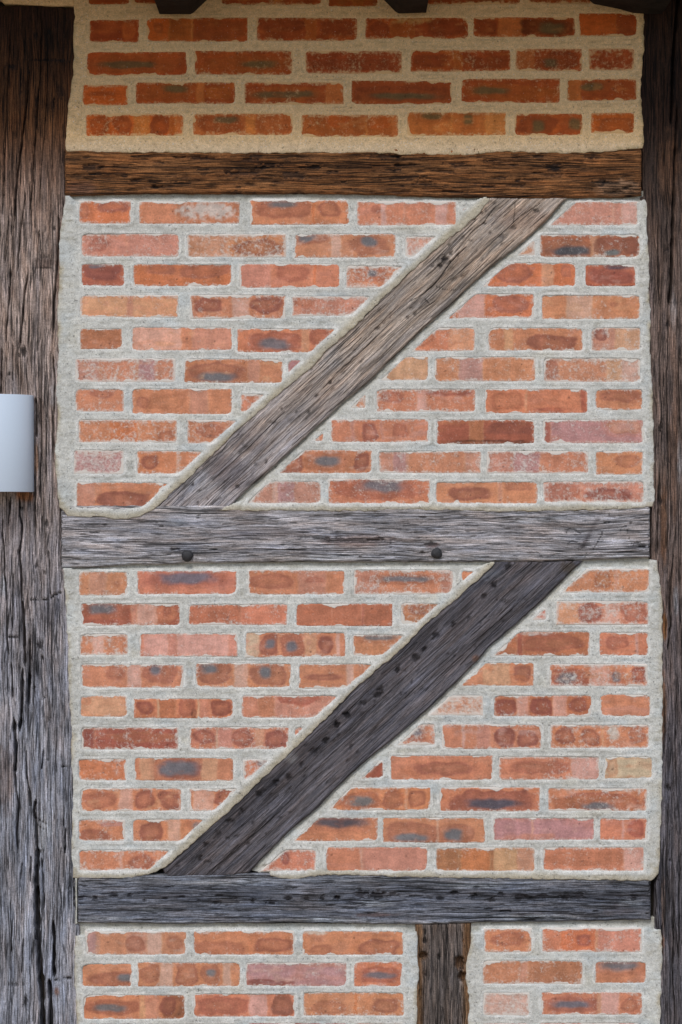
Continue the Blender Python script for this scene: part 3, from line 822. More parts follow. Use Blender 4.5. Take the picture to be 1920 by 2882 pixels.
def timber(name, poly, angle, tone, label, cracks=(), spots=(), front=TF, cs=6.0, ct=2.0, brown=None, seed=1,
           rag=1.2, grain=1.0, pale=(), stains=(), extra=None, nsplit=16, ra=0.6):
    pts, _ = ragged(poly, 14, rag, seed=seed)
    P = np.asarray(poly); ox, oy = P[:, 0].mean(), P[:, 1].mean()
    ca, sa = math.cos(angle), math.sin(angle)
    # long thin drying splits that follow the grain
    rc = random.Random(seed * 7 + 1)
    Ls = (P[:, 0] - ox) * ca - (P[:, 1] - oy) * sa; Lt = -(P[:, 0] - ox) * sa - (P[:, 1] - oy) * ca
    Ls = np.clip(Ls, -1500, 1500); Lt = np.clip(Lt, -160, 160)
    auto = []
    for _ in range(nsplit):
        s0 = rc.uniform(Ls.min(), Ls.max()); t0 = rc.uniform(Lt.min() + 8, Lt.max() - 8); ln = rc.uniform(90, 420)
        pp = []
        for i in range(5):
            ss = s0 + ln * (i / 4 - .5); tt0 = t0 + rc.uniform(-3.5, 3.5)
            pp.append((ox + ss * ca - tt0 * sa, oy - (ss * sa + tt0 * ca)))
        auto.append((rc.uniform(.8, 1.9), rc.uniform(.8, 1.9), pp, rc.uniform(.002, .005)))

    def fn(X, Y, sd, seg):
        s = (X - ox) * ca - (Y - oy) * sa; t = -(X - ox) * -sa * -1 if False else (-(X - ox) * sa - (Y - oy) * ca)
        wv = t + 9 * fbm(s / 260, t / 60, seed, 2)
        r1 = fbm(s / 170, wv / 8, seed + 1, 3)
        r2 = fbm(s / 80, wv / 3.2, seed + 2, 2)
        big = fbm(s / 260, t / 70, seed + 3, 2)
        bl = fbm(s / 70, t / 26, seed + 4, 3)
        dep = front + np.minimum(ra * (0.0016 * r1 + 0.0007 * r2) + 0.0010 * big, 0.0009)
        C = np.tile(lin(tone), (len(X), 1)) if not callable(tone) else tone(X, Y)
        C = C * (1 + 0.30 * bl + 0.26 * big + ra * (0.28 * r1 + 0.17 * r2))[:, None]
        if brown is not None:
            a = brown(X, Y, s, t) [:, None]
            C = C * (1 - a) + lin((122, 84, 52)) * (1 + 0.35 * r1[:, None] + 0.2 * bl[:, None]) * a
        for (x, y, rx, ry, colr, st) in stains:
            d = np.hypot((X - x) / rx, (Y - y) / ry) + 0.35 * fbm(X / 14, Y / 14, seed + 8, 3)
            a = (sstep(1.15, 0.45, d) * st)[:, None]
            C = C * (1 - a) + lin(colr) * (1 + 0.3 * r1[:, None]) * a
        for (x, y, rx, ry, st) in pale:
            d = np.hypot((X - x) / rx, (Y - y) / ry) + 0.4 * fbm(X / 18, Y / 18, seed + 9, 3)
            a = (sstep(1.2, 0.3, d) * st)[:, None]
            C = C * (1 - a) + lin((178, 184, 190)) * a
        G = np.full(len(X), float(grain))
        for c in list(cracks) + auto:
            w0, w1, cpts = c[0], c[1], c[2]
            dmax = c[3] if len(c) > 3 else 0.011
            x0 = min(p[0] for p in cpts) - 30; x1 = max(p[0] for p in cpts) + 30
            y0 = min(p[1] for p in cpts) - 30; y1 = max(p[1] for p in cpts) + 30
            m = (X > x0) & (X < x1) & (Y > y0) & (Y < y1)
            if not m.any(): continue
            wob = 1.6 * fbm(X[m] / 14, Y[m] / 24, seed + 11, 2)
            d, tt = linedist(X[m] + wob, Y[m], cpts)
            w = 1.0 * (w0 + (w1 - w0) * tt) * (0.75 + 0.5 * vn(Y[m] / 18 + X[m] / 30, X[m] * 0, seed + 12)) * np.clip(np.minimum(tt, 1 - tt) * 12 + 0.35, 0, 1)
            k = np.exp(-(d / np.maximum(w * 0.68, 1.25)) ** 4)
            dep[m] -= k * dmax * np.clip(w / 4, 0.35, 1.6)
            lip = np.exp(-((d - w) / 3.0) ** 2) * 0.0004
            dep[m] += lip
            a = (k * 0.80)[:, None]
            C[m] = C[m] * (1 - a) + lin((26, 20, 18)) * a  # occlusion inside the splits, put into the colour as well as the groove
        for sp in spots:
            x, y, rx, ry = sp[:4]; st = sp[4] if len(sp) > 4 else 0.85
            m = (np.abs(X - x) < rx * 3) & (np.abs(Y - y) < ry * 3)
            if not m.any(): continue
            d = np.hypot((X[m] - x) / rx, (Y[m] - y) / ry) + 0.75 * fbm(X[m] / 7, Y[m] / 7, seed + 13, 3)
            k = sstep(1.25, 0.35, d)
            dep[m] -= k * 0.004 * st
            a = (k * st)[:, None]
            C[m] = C[m] * (1 - a) + lin((28, 24, 24)) * a
        if extra: dep, C = extra(X, Y, s, t, dep, C)
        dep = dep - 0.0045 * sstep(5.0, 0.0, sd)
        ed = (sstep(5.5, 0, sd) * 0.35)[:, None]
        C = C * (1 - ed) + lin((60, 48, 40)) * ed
        return dep, {'col': np.clip(C, 0.006, 1) / LIGHT, 'grain': G}
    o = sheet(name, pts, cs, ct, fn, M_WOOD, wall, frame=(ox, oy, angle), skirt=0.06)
    o["label"] = label
    return o


def post_tone(X, Y):
    a = sstep(330, 760, Y)[:, None]; b = sstep(900, 2300, Y)[:, None]
    c0 = sstep(60, 420, Y)[:, None]
    c = (lin((50, 29, 14)) * (1 - c0) + lin((96, 62, 36)) * c0) * (1 - a) + lin((162, 144, 134)) * a
    return c * (1 - b) + lin((150, 151, 159)) * b


LP = [(-120, 20), (60, 15), (130, 18), (218, 21), (217, 215), (204, 300), (199, 420), (184, 428), (184, 546), (194, 552), (184, 640), (179, 720), (177, 1000), (172, 1100), (171, 1330), (176, 1424), (171, 1437),
      (171, 1598), (190, 1606), (201, 1780), (212, 2020), (217, 2200), (217, 2466), (211, 2474), (211, 2598), (224, 2603), (227, 2882), (227, 3300), (-120, 3300)]
LC = [(3, 4, [(84, 200), (75, 300), (62, 400), (50, 490), (45, 550), (41, 620)]), (2.4, 2.4, [(120, 60), (112, 250), (96, 450), (90, 546), (87, 610)]),
      (2, 2, [(30, 90), (22, 260), (14, 450), (6, 600)]), (2, 1.6, [(132, 150), (134, 240), (128, 360), (118, 470), (112, 570)]),
      (2.5, 3, [(73, 545), (65, 602), (59, 643), (53, 717), (51, 760)]), (3, 3.4, [(31, 755), (27, 831), (19, 920), (18, 965)]),
      (3, 4.2, [(79, 773), (71, 818), (66, 882), (60, 933), (57, 975)]), (2, 2, [(24, 622), (19, 691), (16, 740)]), (2, 2, [(110, 650), (106, 729), (99, 772)]),
      (3, 4, [(166, 602), (167, 653), (163, 729), (153, 857), (152, 940)]), (2, 2, [(79, 1007), (74, 1048), (81, 1110)]), (3, 4, [(6, 980), (3, 1110)]),
      (1.5, 1.5, [(117, 970), (117, 1110)]), (2, 2, [(38, 970), (36, 1070)]), (3, 2.6, [(115, 1120), (118, 1260), (112, 1400)]), (2.2, 2.2, [(131, 1180), (130, 1340)]),
      (3, 3, [(31, 1395), (24, 1475)]), (3.6, 5.4, [(54, 1395), (56, 1451), (62, 1476), (62, 1515), (54, 1553), (59, 1604), (61, 1655), (60, 1696)]),
      (3, 3.2, [(8, 1460), (8, 1507), (13, 1543), (13, 1617), (18, 1650), (20, 1693), (20, 1782), (25, 1862)]), (5, 6, [(63, 1690), (66, 1724), (69, 1782), (71, 1875)]),
      (4, 7, [(84, 1800), (85, 1871), (82, 1910), (80, 1990)]), (2, 2.2, [(38, 1617), (36, 1772)]), (4, 6, [(64, 1880), (63, 1950), (61, 2001), (55, 2060)]),
      (3, 3, [(33, 1865), (37, 1965)]), (2.4, 2.8, [(138, 1553), (143, 1678)]), (2, 2, [(115, 1611), (118, 1685)]), (1.8, 1.8, [(93, 1560), (98, 1640)]), (1.6, 1.6, [(128, 1480), (127, 1560)]),
      (2, 3, [(87, 1688), (117, 1690), (143, 1685), (153, 1675), (176, 1666)]), (1.6, 1.6, [(25, 1792), (54, 1794)]), (2, 2, [(80, 1990), (79, 2060)]),
      (6, 8, [(40, 2020), (45, 2103), (43, 2175)]), (4.5, 4, [(43, 2167), (47, 2230), (55, 2268), (51, 2294), (48, 2345), (50, 2400)]), (3.4, 4, [(74, 2110), (76, 2179), (84, 2225), (87, 2270)]),
      (3.4, 4, [(124, 2110), (120, 2140), (118, 2166)]), (4, 6, [(102, 2250), (97, 2284), (103, 2307), (103, 2345), (107, 2396)]), (7, 9, [(106, 2385), (107, 2434), (104, 2472), (106, 2520)]),
      (2, 2, [(103, 2302), (122, 2312), (138, 2322)]), (2, 1.6, [(106, 2322), (130, 2336)]), (3, 4, [(119, 2415), (122, 2480), (125, 2560)]), (2.4, 2.4, [(62, 2429), (57, 2495)]),
      (3, 3, [(174, 2157), (197, 2155)]), (10, 12, [(105, 2500), (105, 2560), (107, 2628), (112, 2717), (118, 2770)], .02), (11, 7, [(114, 2740), (120, 2790), (120, 2900), (121, 3100)], .02),
      (5, 6, [(150, 2590), (153, 2640), (153, 2691), (153, 2748)], .015), (6, 9, [(140, 2755), (143, 2806), (143, 2900), (145, 3050)], .016), (2.4, 3, [(154, 2756), (202, 2752)]),
      (2.4, 2.4, [(66, 2640), (62, 2740)]), (2, 2, [(30, 2540), (34, 2680)]), (2.6, 2.6, [(88, 2410), (86, 2480)]), (1.5, 1.5, [(66, 752), (145, 754)], .004),
      (1.4, 1.4, [(8, 627), (87, 628)], .004), (1.3, 1.3, [(110, 656), (140, 656)], .004), (3, 3, [(150, 1000), (156, 1080), (150, 1180), (152, 1300)]), (3, 3, [(186, 2330), (184, 2400)]),
      (2, 2, [(92, 1130), (96, 1400)]), (4, 4, [(102, 1120), (104, 1230)]), (2, 2, [(176, 1460), (174, 1590)])]
LS = [(67, 992, 13, 14), (131, 1473, 9, 12), (113, 1814, 11, 15), (104, 1593, 6, 8), (127, 1612, 5, 6), (120, 1850, 4, 5), (84, 1905, 7, 20), (96, 1935, 5, 6),
      (127, 723, 18, 6, .6), (60, 1430, 5, 5), (73, 2819, 8, 26), (137, 2022, 6, 8, .6), (127, 1963, 4, 4), (117, 2395, 7, 5, .6), (181, 2315, 4, 12, .6), (40, 2770, 30, 5, .5),
      (35, 188, 18, 8), (120, 168, 34, 4, .8), (165, 172, 26, 6, .8), (140, 90, 6, 10), (100, 100, 7, 16, .7), (9, 552, 7, 5), (154, 643, 5, 6), (28, 1052, 8, 5, .6), (192, 2500, 12, 4, .6),
      (188, 1555, 3, 10, .5), (56, 1880, 4, 6, .5), (137, 2138, 3, 3), (150, 300, 6, 30, .5), (105, 290, 5, 22, .5), (170, 260, 10, 24, .5), (58, 240, 6, 40, .5)]
timber("post", LP, math.pi / 2, post_tone, "broad deeply cracked post at the left, dark brown at its top and silver grey below",
       LC, LS, front=TF - 0.001, cs=5.0, ct=1.8, seed=3, nsplit=70, ra=1.0, pale=[(122, 2330, 26, 46, .55), (118, 2380, 16, 20, .4), (8, 1650, 12, 30, .4), (150, 1110, 10, 40, .3), (100, 2060, 60, 30, .12)],
       stains=[(70, 1396, 32, 22, (150, 92, 40), .8), (60, 2720, 9, 40, (110, 96, 90), .2), (20, 2180, 34, 120, (104, 84, 72), .5), (160, 2790, 9, 14, (130, 84, 56), .7), (104, 1290, 6, 60, (140, 96, 56), .6),
               (165, 720, 10, 140, (74, 46, 30), .6), (120, 742, 36, 18, (88, 70, 62), .6), (140, 1725, 46, 44, (92, 88, 92), .5)])

RP = [(1800, -420), (1800, 424), (1810, 428), (1811, 552), (1802, 556), (1814, 720), (1819, 1000), (1828, 1300), (1829, 1424), (1833, 1432), (1835, 1580), (1838, 1600), (1851, 1700), (1852, 2100),
      (1845, 2400), (1852, 2470), (1843, 2490), (1846, 2540), (1842, 2590), (1842, 3300), (2200, 3300), (2200, -420)]


def right_tone(X, Y):
    a = sstep(300, 900, Y)[:, None]; b = sstep(1300, 2400, Y)[:, None]
    c = lin((46, 29, 19)) * (1 - a) + lin((108, 92, 84)) * a
    return c * (1 - b) + lin((96, 92, 96)) * b


RC = [(6, 5, [(1909, -60), (1907, 0), (1896, 127), (1890, 276), (1888, 350)], .016), (4, 6, [(1906, 300), (1903, 360), (1898, 467), (1894, 594), (1888, 807), (1883, 860)], .014),
      (2, 2, [(1870, 200), (1866, 360), (1868, 470)]), (2, 2, [(1852, 600), (1850, 740), (1856, 860)]), (2, 2, [(1880, 900), (1876, 1100), (1882, 1300)]), (3, 3, [(1895, 1560), (1886, 1680), (1888, 1760), (1878, 1830)]),
      (3, 3, [(1856, 1330), (1852, 1450), (1850, 1560)]), (2, 2, [(1905, 1900), (1900, 2100), (1908, 2300)]), (2.4, 2.4, [(1880, 2260), (1876, 2420), (1884, 2560)]), (2.4, 2.4, [(1898, 2560), (1892, 2720), (1900, 2860)]),
      (3, 3, [(1864, 2600), (1866, 2700)]), (2, 2, [(1910, 1000), (1912, 1200)]), (2, 2, [(1871, 1960), (1869, 2120)]), (2, 2, [(1915, 2400), (1910, 2700)])]
timber("post", RP, math.pi / 2, right_tone, "dark brown-grey post at the right with one long open crack near its top", RC,
       [(1883, 2217, 13, 12, .95), (1884, 2082, 5, 6), (1858, 1205, 7, 14, .8), (1858, 1410, 7, 14, .8), (1877, 700, 9, 12, .7), (1880, 910, 8, 18, .7), (1885, 2420, 5, 5), (1850, 2130, 4, 10, .6)],
       front=TF - 0.001, cs=6.0, ct=2.0, seed=23, nsplit=60, ra=1.0,
       stains=[(1868, 1480, 12, 130, (112, 78, 54), .7), (1870, 1760, 8, 60, (128, 82, 36), .85), (1866, 1990, 10, 110, (124, 88, 60), .7), (1895, 1300, 16, 200, (104, 76, 58), .5), (1866, 2540, 8, 100, (112, 88, 70), .6),
               (1862, 2660, 8, 40, (150, 100, 62), .6), (1880, 480, 40, 120, (96, 66, 44), .4)],
       pale=[(1902, 1690, 8, 40, .35), (1912, 1300, 8, 60, .25), (1895, 880, 10, 60, .2)])


def rail_edges(x0, x1, top, bot):
    return [(x0, bot[0])] + [(x0, top[0])] + top[1] + [(x1, top[2])] + [(x1, bot[2])] + bot[1]


# rail 1 (brown, sheltered)
rr = random.Random(5)
sp1 = [(rr.uniform(200, 1790), rr.uniform(440, 545), rr.uniform(8, 40), rr.uniform(2.5, 7), rr.uniform(.35, .8)) for _ in range(130)]
sp1 += [(260, 472, 34, 10, .8), (690, 490, 60, 14, .7), (560, 445, 60, 7, .7), (1560, 472, 26, 14, .9), (830, 495, 40, 16, .7), (1080, 440, 60, 8, .7), (1130, 500, 70, 10, .6)]
timber("rail", [(183, 552), (183, 420), (1806, 412), (1805, 550), (1760, 556), (1600, 557), (1500, 559), (1380, 557), (1240, 556), (1080, 549), (900, 546), (600, 546), (400, 546), (280, 549)], 0.0,
       (130, 86, 50), "warm brown top rail, coarse and dark flecked", [(2, 2, [(1500, 470), (1640, 474), (1800, 470)], .004), (1.6, 2, [(300, 470), (600, 474), (900, 470)], .003), (1.6, 1.6, [(900, 520), (1300, 522)], .003)], sp1,
       front=TF + 0.001, cs=5.0, ct=2.0, seed=41, stains=[(1740, 530, 80, 30, (150, 118, 92), .6), (230, 530, 50, 22, (128, 92, 74), .6)])

# rail 2 (light grey, two pegs, scribed carpenter's marks)
rr = random.Random(9)
sp2 = [(rr.uniform(200, 1820), rr.uniform(1450, 1580), rr.uniform(5, 22), rr.uniform(1.5, 3.5), rr.uniform(.3, .7)) for _ in range(70)]
sp2 += [(495, 1546, 14, 5), (1188, 1556, 8, 6), (1210, 1530, 16, 6, .7), (1806, 1538, 16, 9, .9), (1794, 1528, 10, 5, .8), (1776, 1472, 8, 4), (1555, 1563, 6, 5), (1703, 1472, 3, 3), (1715, 1471, 2.5, 2.5),
        (1660, 1585, 20, 4, .8), (1000, 1520, 120, 6, .6), (900, 1512, 60, 5, .5), (1600, 1575, 30, 8, .5)]
q = lambda s: [(1500 + float(a.split(',')[0]) / 3.92, 1420 + float(a.split(',')[1]) / 3.92) for a in s.split()]
MARKS = [(2.6, 2.2, q("365,315 378,280 400,264 440,268 480,290 525,318"), .0025), (2.4, 2.6, q("370,475 380,435 405,408 450,408 510,430 550,485"), .0025),
         (2.4, 2.0, q("690,280 730,272 765,300 755,340 720,390 700,430 668,490"), .0025), (2.4, 2.0, q("960,295 980,255 1020,232 1040,290 1045,340 1065,400 1110,455"), .0025),
         (2.3, 2.3, q("938,345 938,400"), .002), (2.3, 2.0, q("0,530 40,525 75,545 95,590"), .002), (1.6, 1.6, q("840,90 830,140"), .002), (1.4, 1.4, q("545,410 600,395"), .002),
         (2.2, 1.4, [(1650, 1556), (1645, 1570), (1638, 1580)], .003)]


def smudge(X, Y, s, t, dep, C):
    d, tt = linedist(X, Y, [(1684, 1455), (1668, 1485), (1652, 1515), (1642, 1535)])
    a = (np.exp(-(d / 7.0) ** 2) * (0.35 + 0.4 * tt))[:, None]
    C = C * (1 - a) + lin((70, 60, 62)) * a
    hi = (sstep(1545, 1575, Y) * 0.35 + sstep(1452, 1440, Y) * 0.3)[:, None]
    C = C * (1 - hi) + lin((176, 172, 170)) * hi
    return dep, C


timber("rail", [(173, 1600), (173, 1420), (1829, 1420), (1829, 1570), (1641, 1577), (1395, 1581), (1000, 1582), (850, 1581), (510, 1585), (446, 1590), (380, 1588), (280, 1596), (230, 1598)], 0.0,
       (168, 164, 166), "light silver grey middle rail with two dark oak pegs and scribed marks", MARKS + [(2, 2, [(930, 1500), (1060, 1506), (1080, 1520)], .003), (1.6, 1.6, [(300, 1466), (430, 1470)], .002)], sp2,
       front=TF + 0.001, cs=4.0, ct=1.9, seed=57, extra=smudge, grain=0.9, pale=[(500, 1470, 40, 12, .4), (900, 1570, 160, 10, .4), (1300, 1568, 120, 10, .4), (1500, 1460, 120, 14, .3), (330, 1586, 100, 8, .5), (1760, 1566, 70, 10, .45)], stains=[(1010, 1522, 120, 22, (120, 92, 80), .5), (760, 1500, 200, 18, (120, 104, 100), .3), (1215, 1535, 26, 10, (96, 60, 46), .6)])

# rail 3 (dark, row of stains)
kx = [(425, 385), (505, 370), (575, 370), (640, 395), (725, 385), (805, 380), (880, 395), (955, 405), (1040, 385), (1115, 395), (1195, 400), (1270, 385), (1350, 385), (1420, 385), (1490, 380), (360, 380)]
lx = [(45, 380, 10), (150, 362, 24), (220, 372, 28), (290, 365, 16), (500, 385, 12), (565, 360, 14), (650, 375, 16), (720, 390, 14), (770, 365, 12), (850, 380, 22), (900, 385, 12), (950, 375, 16), (1050, 380, 20), (1110, 375, 20), (1355, 380, 14)]
rr = random.Random(13)
sp3 = [(x / 1.568, 2282 + y / 1.568, rr.uniform(8, 15), rr.uniform(4, 8), .85) for x, y in kx] + [(920 + x / 1.568, 2282 + y / 1.568, r, r * .55, .85) for x, y, r in lx]
sp3 += [(rr.uniform(230, 1820), rr.uniform(2490, 2590), rr.uniform(5, 22), rr.uniform(1.5, 3.5), rr.uniform(.3, .7)) for _ in range(80)]


def rail3x(X, Y, s, t, dep, C):
    a = (np.exp(-((Y - 2520) / 14) ** 2) * (0.35 + 0.3 * fbm(X / 60, Y / 20, 91, 2)))[:, None]
    C = C * (1 - a) + lin((52, 52, 60)) * a
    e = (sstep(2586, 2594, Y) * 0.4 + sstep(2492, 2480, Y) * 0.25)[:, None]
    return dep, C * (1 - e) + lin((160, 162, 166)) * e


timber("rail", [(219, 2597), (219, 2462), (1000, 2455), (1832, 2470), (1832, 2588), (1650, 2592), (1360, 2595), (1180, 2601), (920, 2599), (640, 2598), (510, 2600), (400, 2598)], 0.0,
       (108, 111, 120), "dark slate grey bottom rail with a row of blackened stains", [(1.6, 1.6, [(240, 2560), (420, 2562), (600, 2560)], .002), (1.6, 1.6, [(1300, 2560), (1600, 2566)], .002)], sp3,
       front=TF + 0.001, cs=4.5, ct=1.9, seed=71, extra=rail3x, pale=[(300, 2585, 90, 8, .3), (900, 2588, 120, 10, .5), (1060, 2540, 60, 14, .3), (1330, 2490, 120, 9, .4), (1500, 2580, 160, 9, .45), (640, 2484, 160, 8, .3), (1780, 2540, 40, 16, .25), (430, 2560, 60, 8, .25)], stains=[(1060, 2574, 60, 8, (110, 78, 66), .5), (1740, 2560, 60, 20, (84, 72, 70), .4)])

# brace 1
A1 = math.atan2(1434 - 561, 1379 - 434)
B1 = [(426, 1438), (521, 1339), (591, 1273), (668, 1196), (783, 1097), (872, 1024), (995, 907), (1097, 805), (1167, 741), (1231, 683), (1295, 635), (1362, 575), (1372, 557),
      (1596, 557), (1583, 570), (1532, 628), (1475, 679), (1386, 749), (1315, 812), (1264, 863), (1175, 940), (1035, 1077), (957, 1140), (861, 1230), (765, 1319), (689, 1383), (638, 1438)]
z2 = lambda s: [(1200 + float(a.split(',')[0]) / 3.733, 540 + float(a.split(',')[1]) / 3.733) for a in s.split()]
BC1 = [(2.4, 2.0, z2("730,150 600,330 480,420 340,590 300,640"), .006), (2.6, 2.2, z2("420,580 330,660 240,760 180,850 90,970 0,1050"), .008), (1.8, 1.6, z2("200,700 100,800 0,890"), .005),
       (1.6, 1.4, z2("0,1050 -90,1110 -170,1150"), .005), (1.4, 1.2, z2("90,990 180,1025 300,1035"), .004), (1.6, 1.3, z2("930,120 930,200 915,330"), .003), (1.8, 1.4, z2("1200,120 1080,200 1000,250"), .004),
       (1.4, 1.4, z2("-80,1070 40,1180 90,1150"), .0), (1.6, 1.6, [(1010, 922), (900, 1040), (800, 1130)], .004), (1.6, 1.6, [(1120, 860), (1000, 985), (860, 1110)], .003),
       (1.6, 1.6, [(800, 1160), (700, 1260), (600, 1350)], .003), (1.6, 1.6, [(560, 1330), (500, 1390)], .003), (1.4, 1.4, [(980, 1080), (860, 1180)], .003)]
rr = random.Random(15)
BS1 = []
for _ in range(60):
    t = rr.random(); o = rr.uniform(10, 120)
    BS1.append((434 + 945 * t + o * .68, 1434 - 873 * t + o * .70, rr.uniform(3, 9), rr.uniform(3, 7), rr.uniform(.25, .6)))
BS1 += [(1252, 732, 16, 12, .95), (1240, 748, 10, 8, .9), (1362, 628, 8, 6), (1218, 750, 10, 6, .6), (1270, 715, 8, 8, .7), (1510, 595, 10, 6, .7), (1445, 640, 10, 7, .5), (1415, 665, 12, 8, .5)]


def b1tone(X, Y):
    a = sstep(900, 1420, Y)[:, None]
    return lin((178, 162, 148)) * (1 - a) + lin((160, 153, 153)) * a


timber("brace", B1, A1, b1tone, "grey-brown upper brace with a dark knot and fine splits near its top", BC1, BS1, cs=4.0, ct=2.0, seed=83, grain=0.62,
       pale=[(560, 1360, 60, 40, .2), (1100, 850, 80, 50, .15), (930, 1000, 40, 60, .2)],
       stains=[(640, 1330, 80, 60, (96, 88, 92), .55), (700, 1240, 60, 50, (100, 92, 94), .4), (1470, 620, 90, 40, (130, 92, 70), .35)])

# brace 2
A2 = math.atan2(2440 - 1586, 1395 - 466)
B2 = [(458, 2446), (502, 2394), (566, 2336), (630, 2282), (706, 2206), (789, 2129), (885, 2037), (995, 1926), (1059, 1871), (1110, 1830), (1199, 1741), (1269, 1683), (1327, 1632), (1388, 1581),
      (1641, 1579), (1615, 1602), (1545, 1672), (1462, 1749), (1379, 1819), (1341, 1863), (1277, 1927), (1207, 1994), (1130, 2061), (1035, 2137), (958, 2207), (893, 2275), (816, 2338), (753, 2402), (700, 2458), (600, 2470), (470, 2468)]
hx = [(800, 150), (735, 230), (690, 280), (625, 375), (560, 405), (480, 450), (430, 510), (390, 550), (310, 600), (240, 690), (220, 710), (165, 750), (90, 800), (45, 845)]
ix = [(1530, 15), (1485, 60), (1440, 130), (1390, 180), (1330, 235), (1270, 290), (1215, 320), (1140, 365), (1070, 440), (1015, 485), (960, 545), (880, 650), (910, 590)]
rr = random.Random(19)
BS2 = [(920 + x / 1.568, 1500 + y / 1.568, rr.uniform(7, 15), rr.uniform(7, 13), rr.uniform(.75, .95)) for x, y in hx] + [(x / 1.568, 2000 + y / 1.568, rr.uniform(7, 15), rr.uniform(7, 13), rr.uniform(.75, .95)) for x, y in ix]
for _ in range(70):
    t = rr.random(); o = rr.uniform(10, 140)
    BS2.append((466 + 929 * t + o * .66, 2440 - 854 * t + o * .72, rr.uniform(3, 10), rr.uniform(3, 8), rr.uniform(.25, .6)))


def b2x(X, Y, s, t, dep, C):
    d, _t = linedist(X, Y, [(1420, 1600), (1330, 1690), (1170, 1830), (960, 2040), (640, 2330), (500, 2440)])
    a = (np.exp(-(d / 22) ** 2) * (0.30 + 0.3 * fbm(X / 40, Y / 40, 95, 2)))[:, None]
    C = C * (1 - a) + lin((50, 48, 54)) * a
    return dep, C


timber("brace", B2, A2, (99, 95, 99), "dark charcoal lower brace with black stains along its upper edge", [(1.6, 1.6, [(1350, 1720), (1200, 1850), (1050, 1990)], .002), (1.4, 1.4, [(1000, 2060), (820, 2230)], .002), (2, 1.5, [(1345, 1845), (1330, 1862), (1310, 1870)], .004)],
       BS2, cs=4.0, ct=2.0, seed=97, extra=b2x, grain=0.62, stains=[(1600, 1598, 30, 20, (92, 80, 66), .7), (1338, 1852, 14, 12, (120, 86, 66), .6), (530, 2400, 60, 30, (74, 74, 80), .5)],
       pale=[(820, 2130, 20, 20, .3), (1360, 1615, 60, 20, .2)])

# stud
def studx(X, Y, s, t, dep, C):
    for (x, y, rx, ry) in [(1192, 2690, 14, 14), (1294, 2712, 16, 22), (1302, 2748, 12, 14)]:
        d = np.hypot((X - x) / rx, (Y - y) / ry) + 0.3 * fbm(X / 8, Y / 8, 99, 2)
        k = sstep(1.2, 0.5, d); dep = dep - k * 0.014
        C = C * (1 - (k * .7)[:, None]) + lin((92, 62, 34)) * (k * .7)[:, None]
    a = (np.clip(sstep(1196, 1182, X + 5 * fbm(X / 20, Y / 20, 98, 2)) + sstep(1296, 1312, X), 0, 1) * 0.7)[:, None]
    return dep, C * (1 - a) + lin((124, 88, 50)) * a


timber("stud", [(1169, 2598), (1326, 2596), (1326, 2622), (1331, 2660), (1330, 3300), (1162, 3300), (1164, 2645), (1169, 2622)], math.pi / 2, (104, 94, 88), "short brown-grey stud with decayed notched edges below the bottom rail",
       [(2, 2, [(1195, 2740), (1190, 2880)], .004), (1.5, 1.5, [(1250, 2620), (1252, 2760)], .003)], [(1196, 2648, 7, 10), (1236, 2692, 6, 8), (1304, 2647, 4, 5), (1196, 2740, 7, 9, .7), (1184, 2792, 5, 8, .7), (1196, 2620, 5, 8, .5)],
       cs=4.0, ct=1.8, seed=103, extra=studx, front=TF - 0.002)

# oak pegs in the middle rail
rail2 = [o for o in bpy.data.objects if o.name.startswith("rail") and "silver" in o.get("label", "")][0]
M_PEG = plain("blackened_peg_oak", (0.035, 0.034, 0.036), 0.7, 0.4, 300, 0.35, 0.001)
for px, py, r in ((528, 1564, 16.5), (1229, 1557, 15.5)):
    v = []; f = []
    N = 22; rings = [(1.0, -0.004), (1.0, 0.003), (0.86, 0.0075), (0.5, 0.0105), (0.12, 0.0112)]
    rr = random.Random(px)
    for k, (rad, dp) in enumerate(rings):
        for i in range(N):
            a = 2 * math.pi * i / N
            q_ = rad * (1 + 0.05 * math.sin(3 * a + px) + rr.uniform(-.015, .015))
            v.append((WX(px) + r * S * q_ * math.cos(a), -(TF + dp), WZ(py) + r * S * q_ * math.sin(a)))
    for k in range(len(rings) - 1):
        for i in range(N):
            j = (i + 1) % N
            f.append((k * N + i, k * N + j, (k + 1) * N + j, (k + 1) * N + i))
    f.append(tuple((len(rings) - 1) * N + i for i in range(N)))
    solid("peg", v, f, M_PEG, rail2, smooth=True)

# mortar above the head of the left post and pale mortar sliver beside the bottom rail
def plainm(X, Y, sd, seg):
    return BF + 0.002 + 0.001 * fbm(X / 20, Y / 12, 5, 3) - 0.003 * sstep(5, 0, sd), {'col': mortar_colour(X, Y, sd, seg, [0] * 999, True, 'top')}
po, _ = ragged([(-200, -400), (212, -400), (212, 19), (130, 17), (60, 14), (12, 10), (0, -2), (-200, -4)], 14, 1.6, seed=7)
bed = sheet("mortar_bed", po, 5, 5, plainm, M_MORTAR, wall)
po, _ = ragged([(212, 2470), (218, 2470), (217, 2520), (218, 2600), (213, 2600), (214, 2540)], 12, 1.2, seed=8)
bed2 = sheet("mortar_bed", po, 2.4, 3, lambda X, Y, sd, seg: (BF + 0.003 - 0.003 * sstep(3, 0, sd), {'col': np.tile(lin((205, 203, 192)), (len(X), 1))}), M_MORTAR, wall)

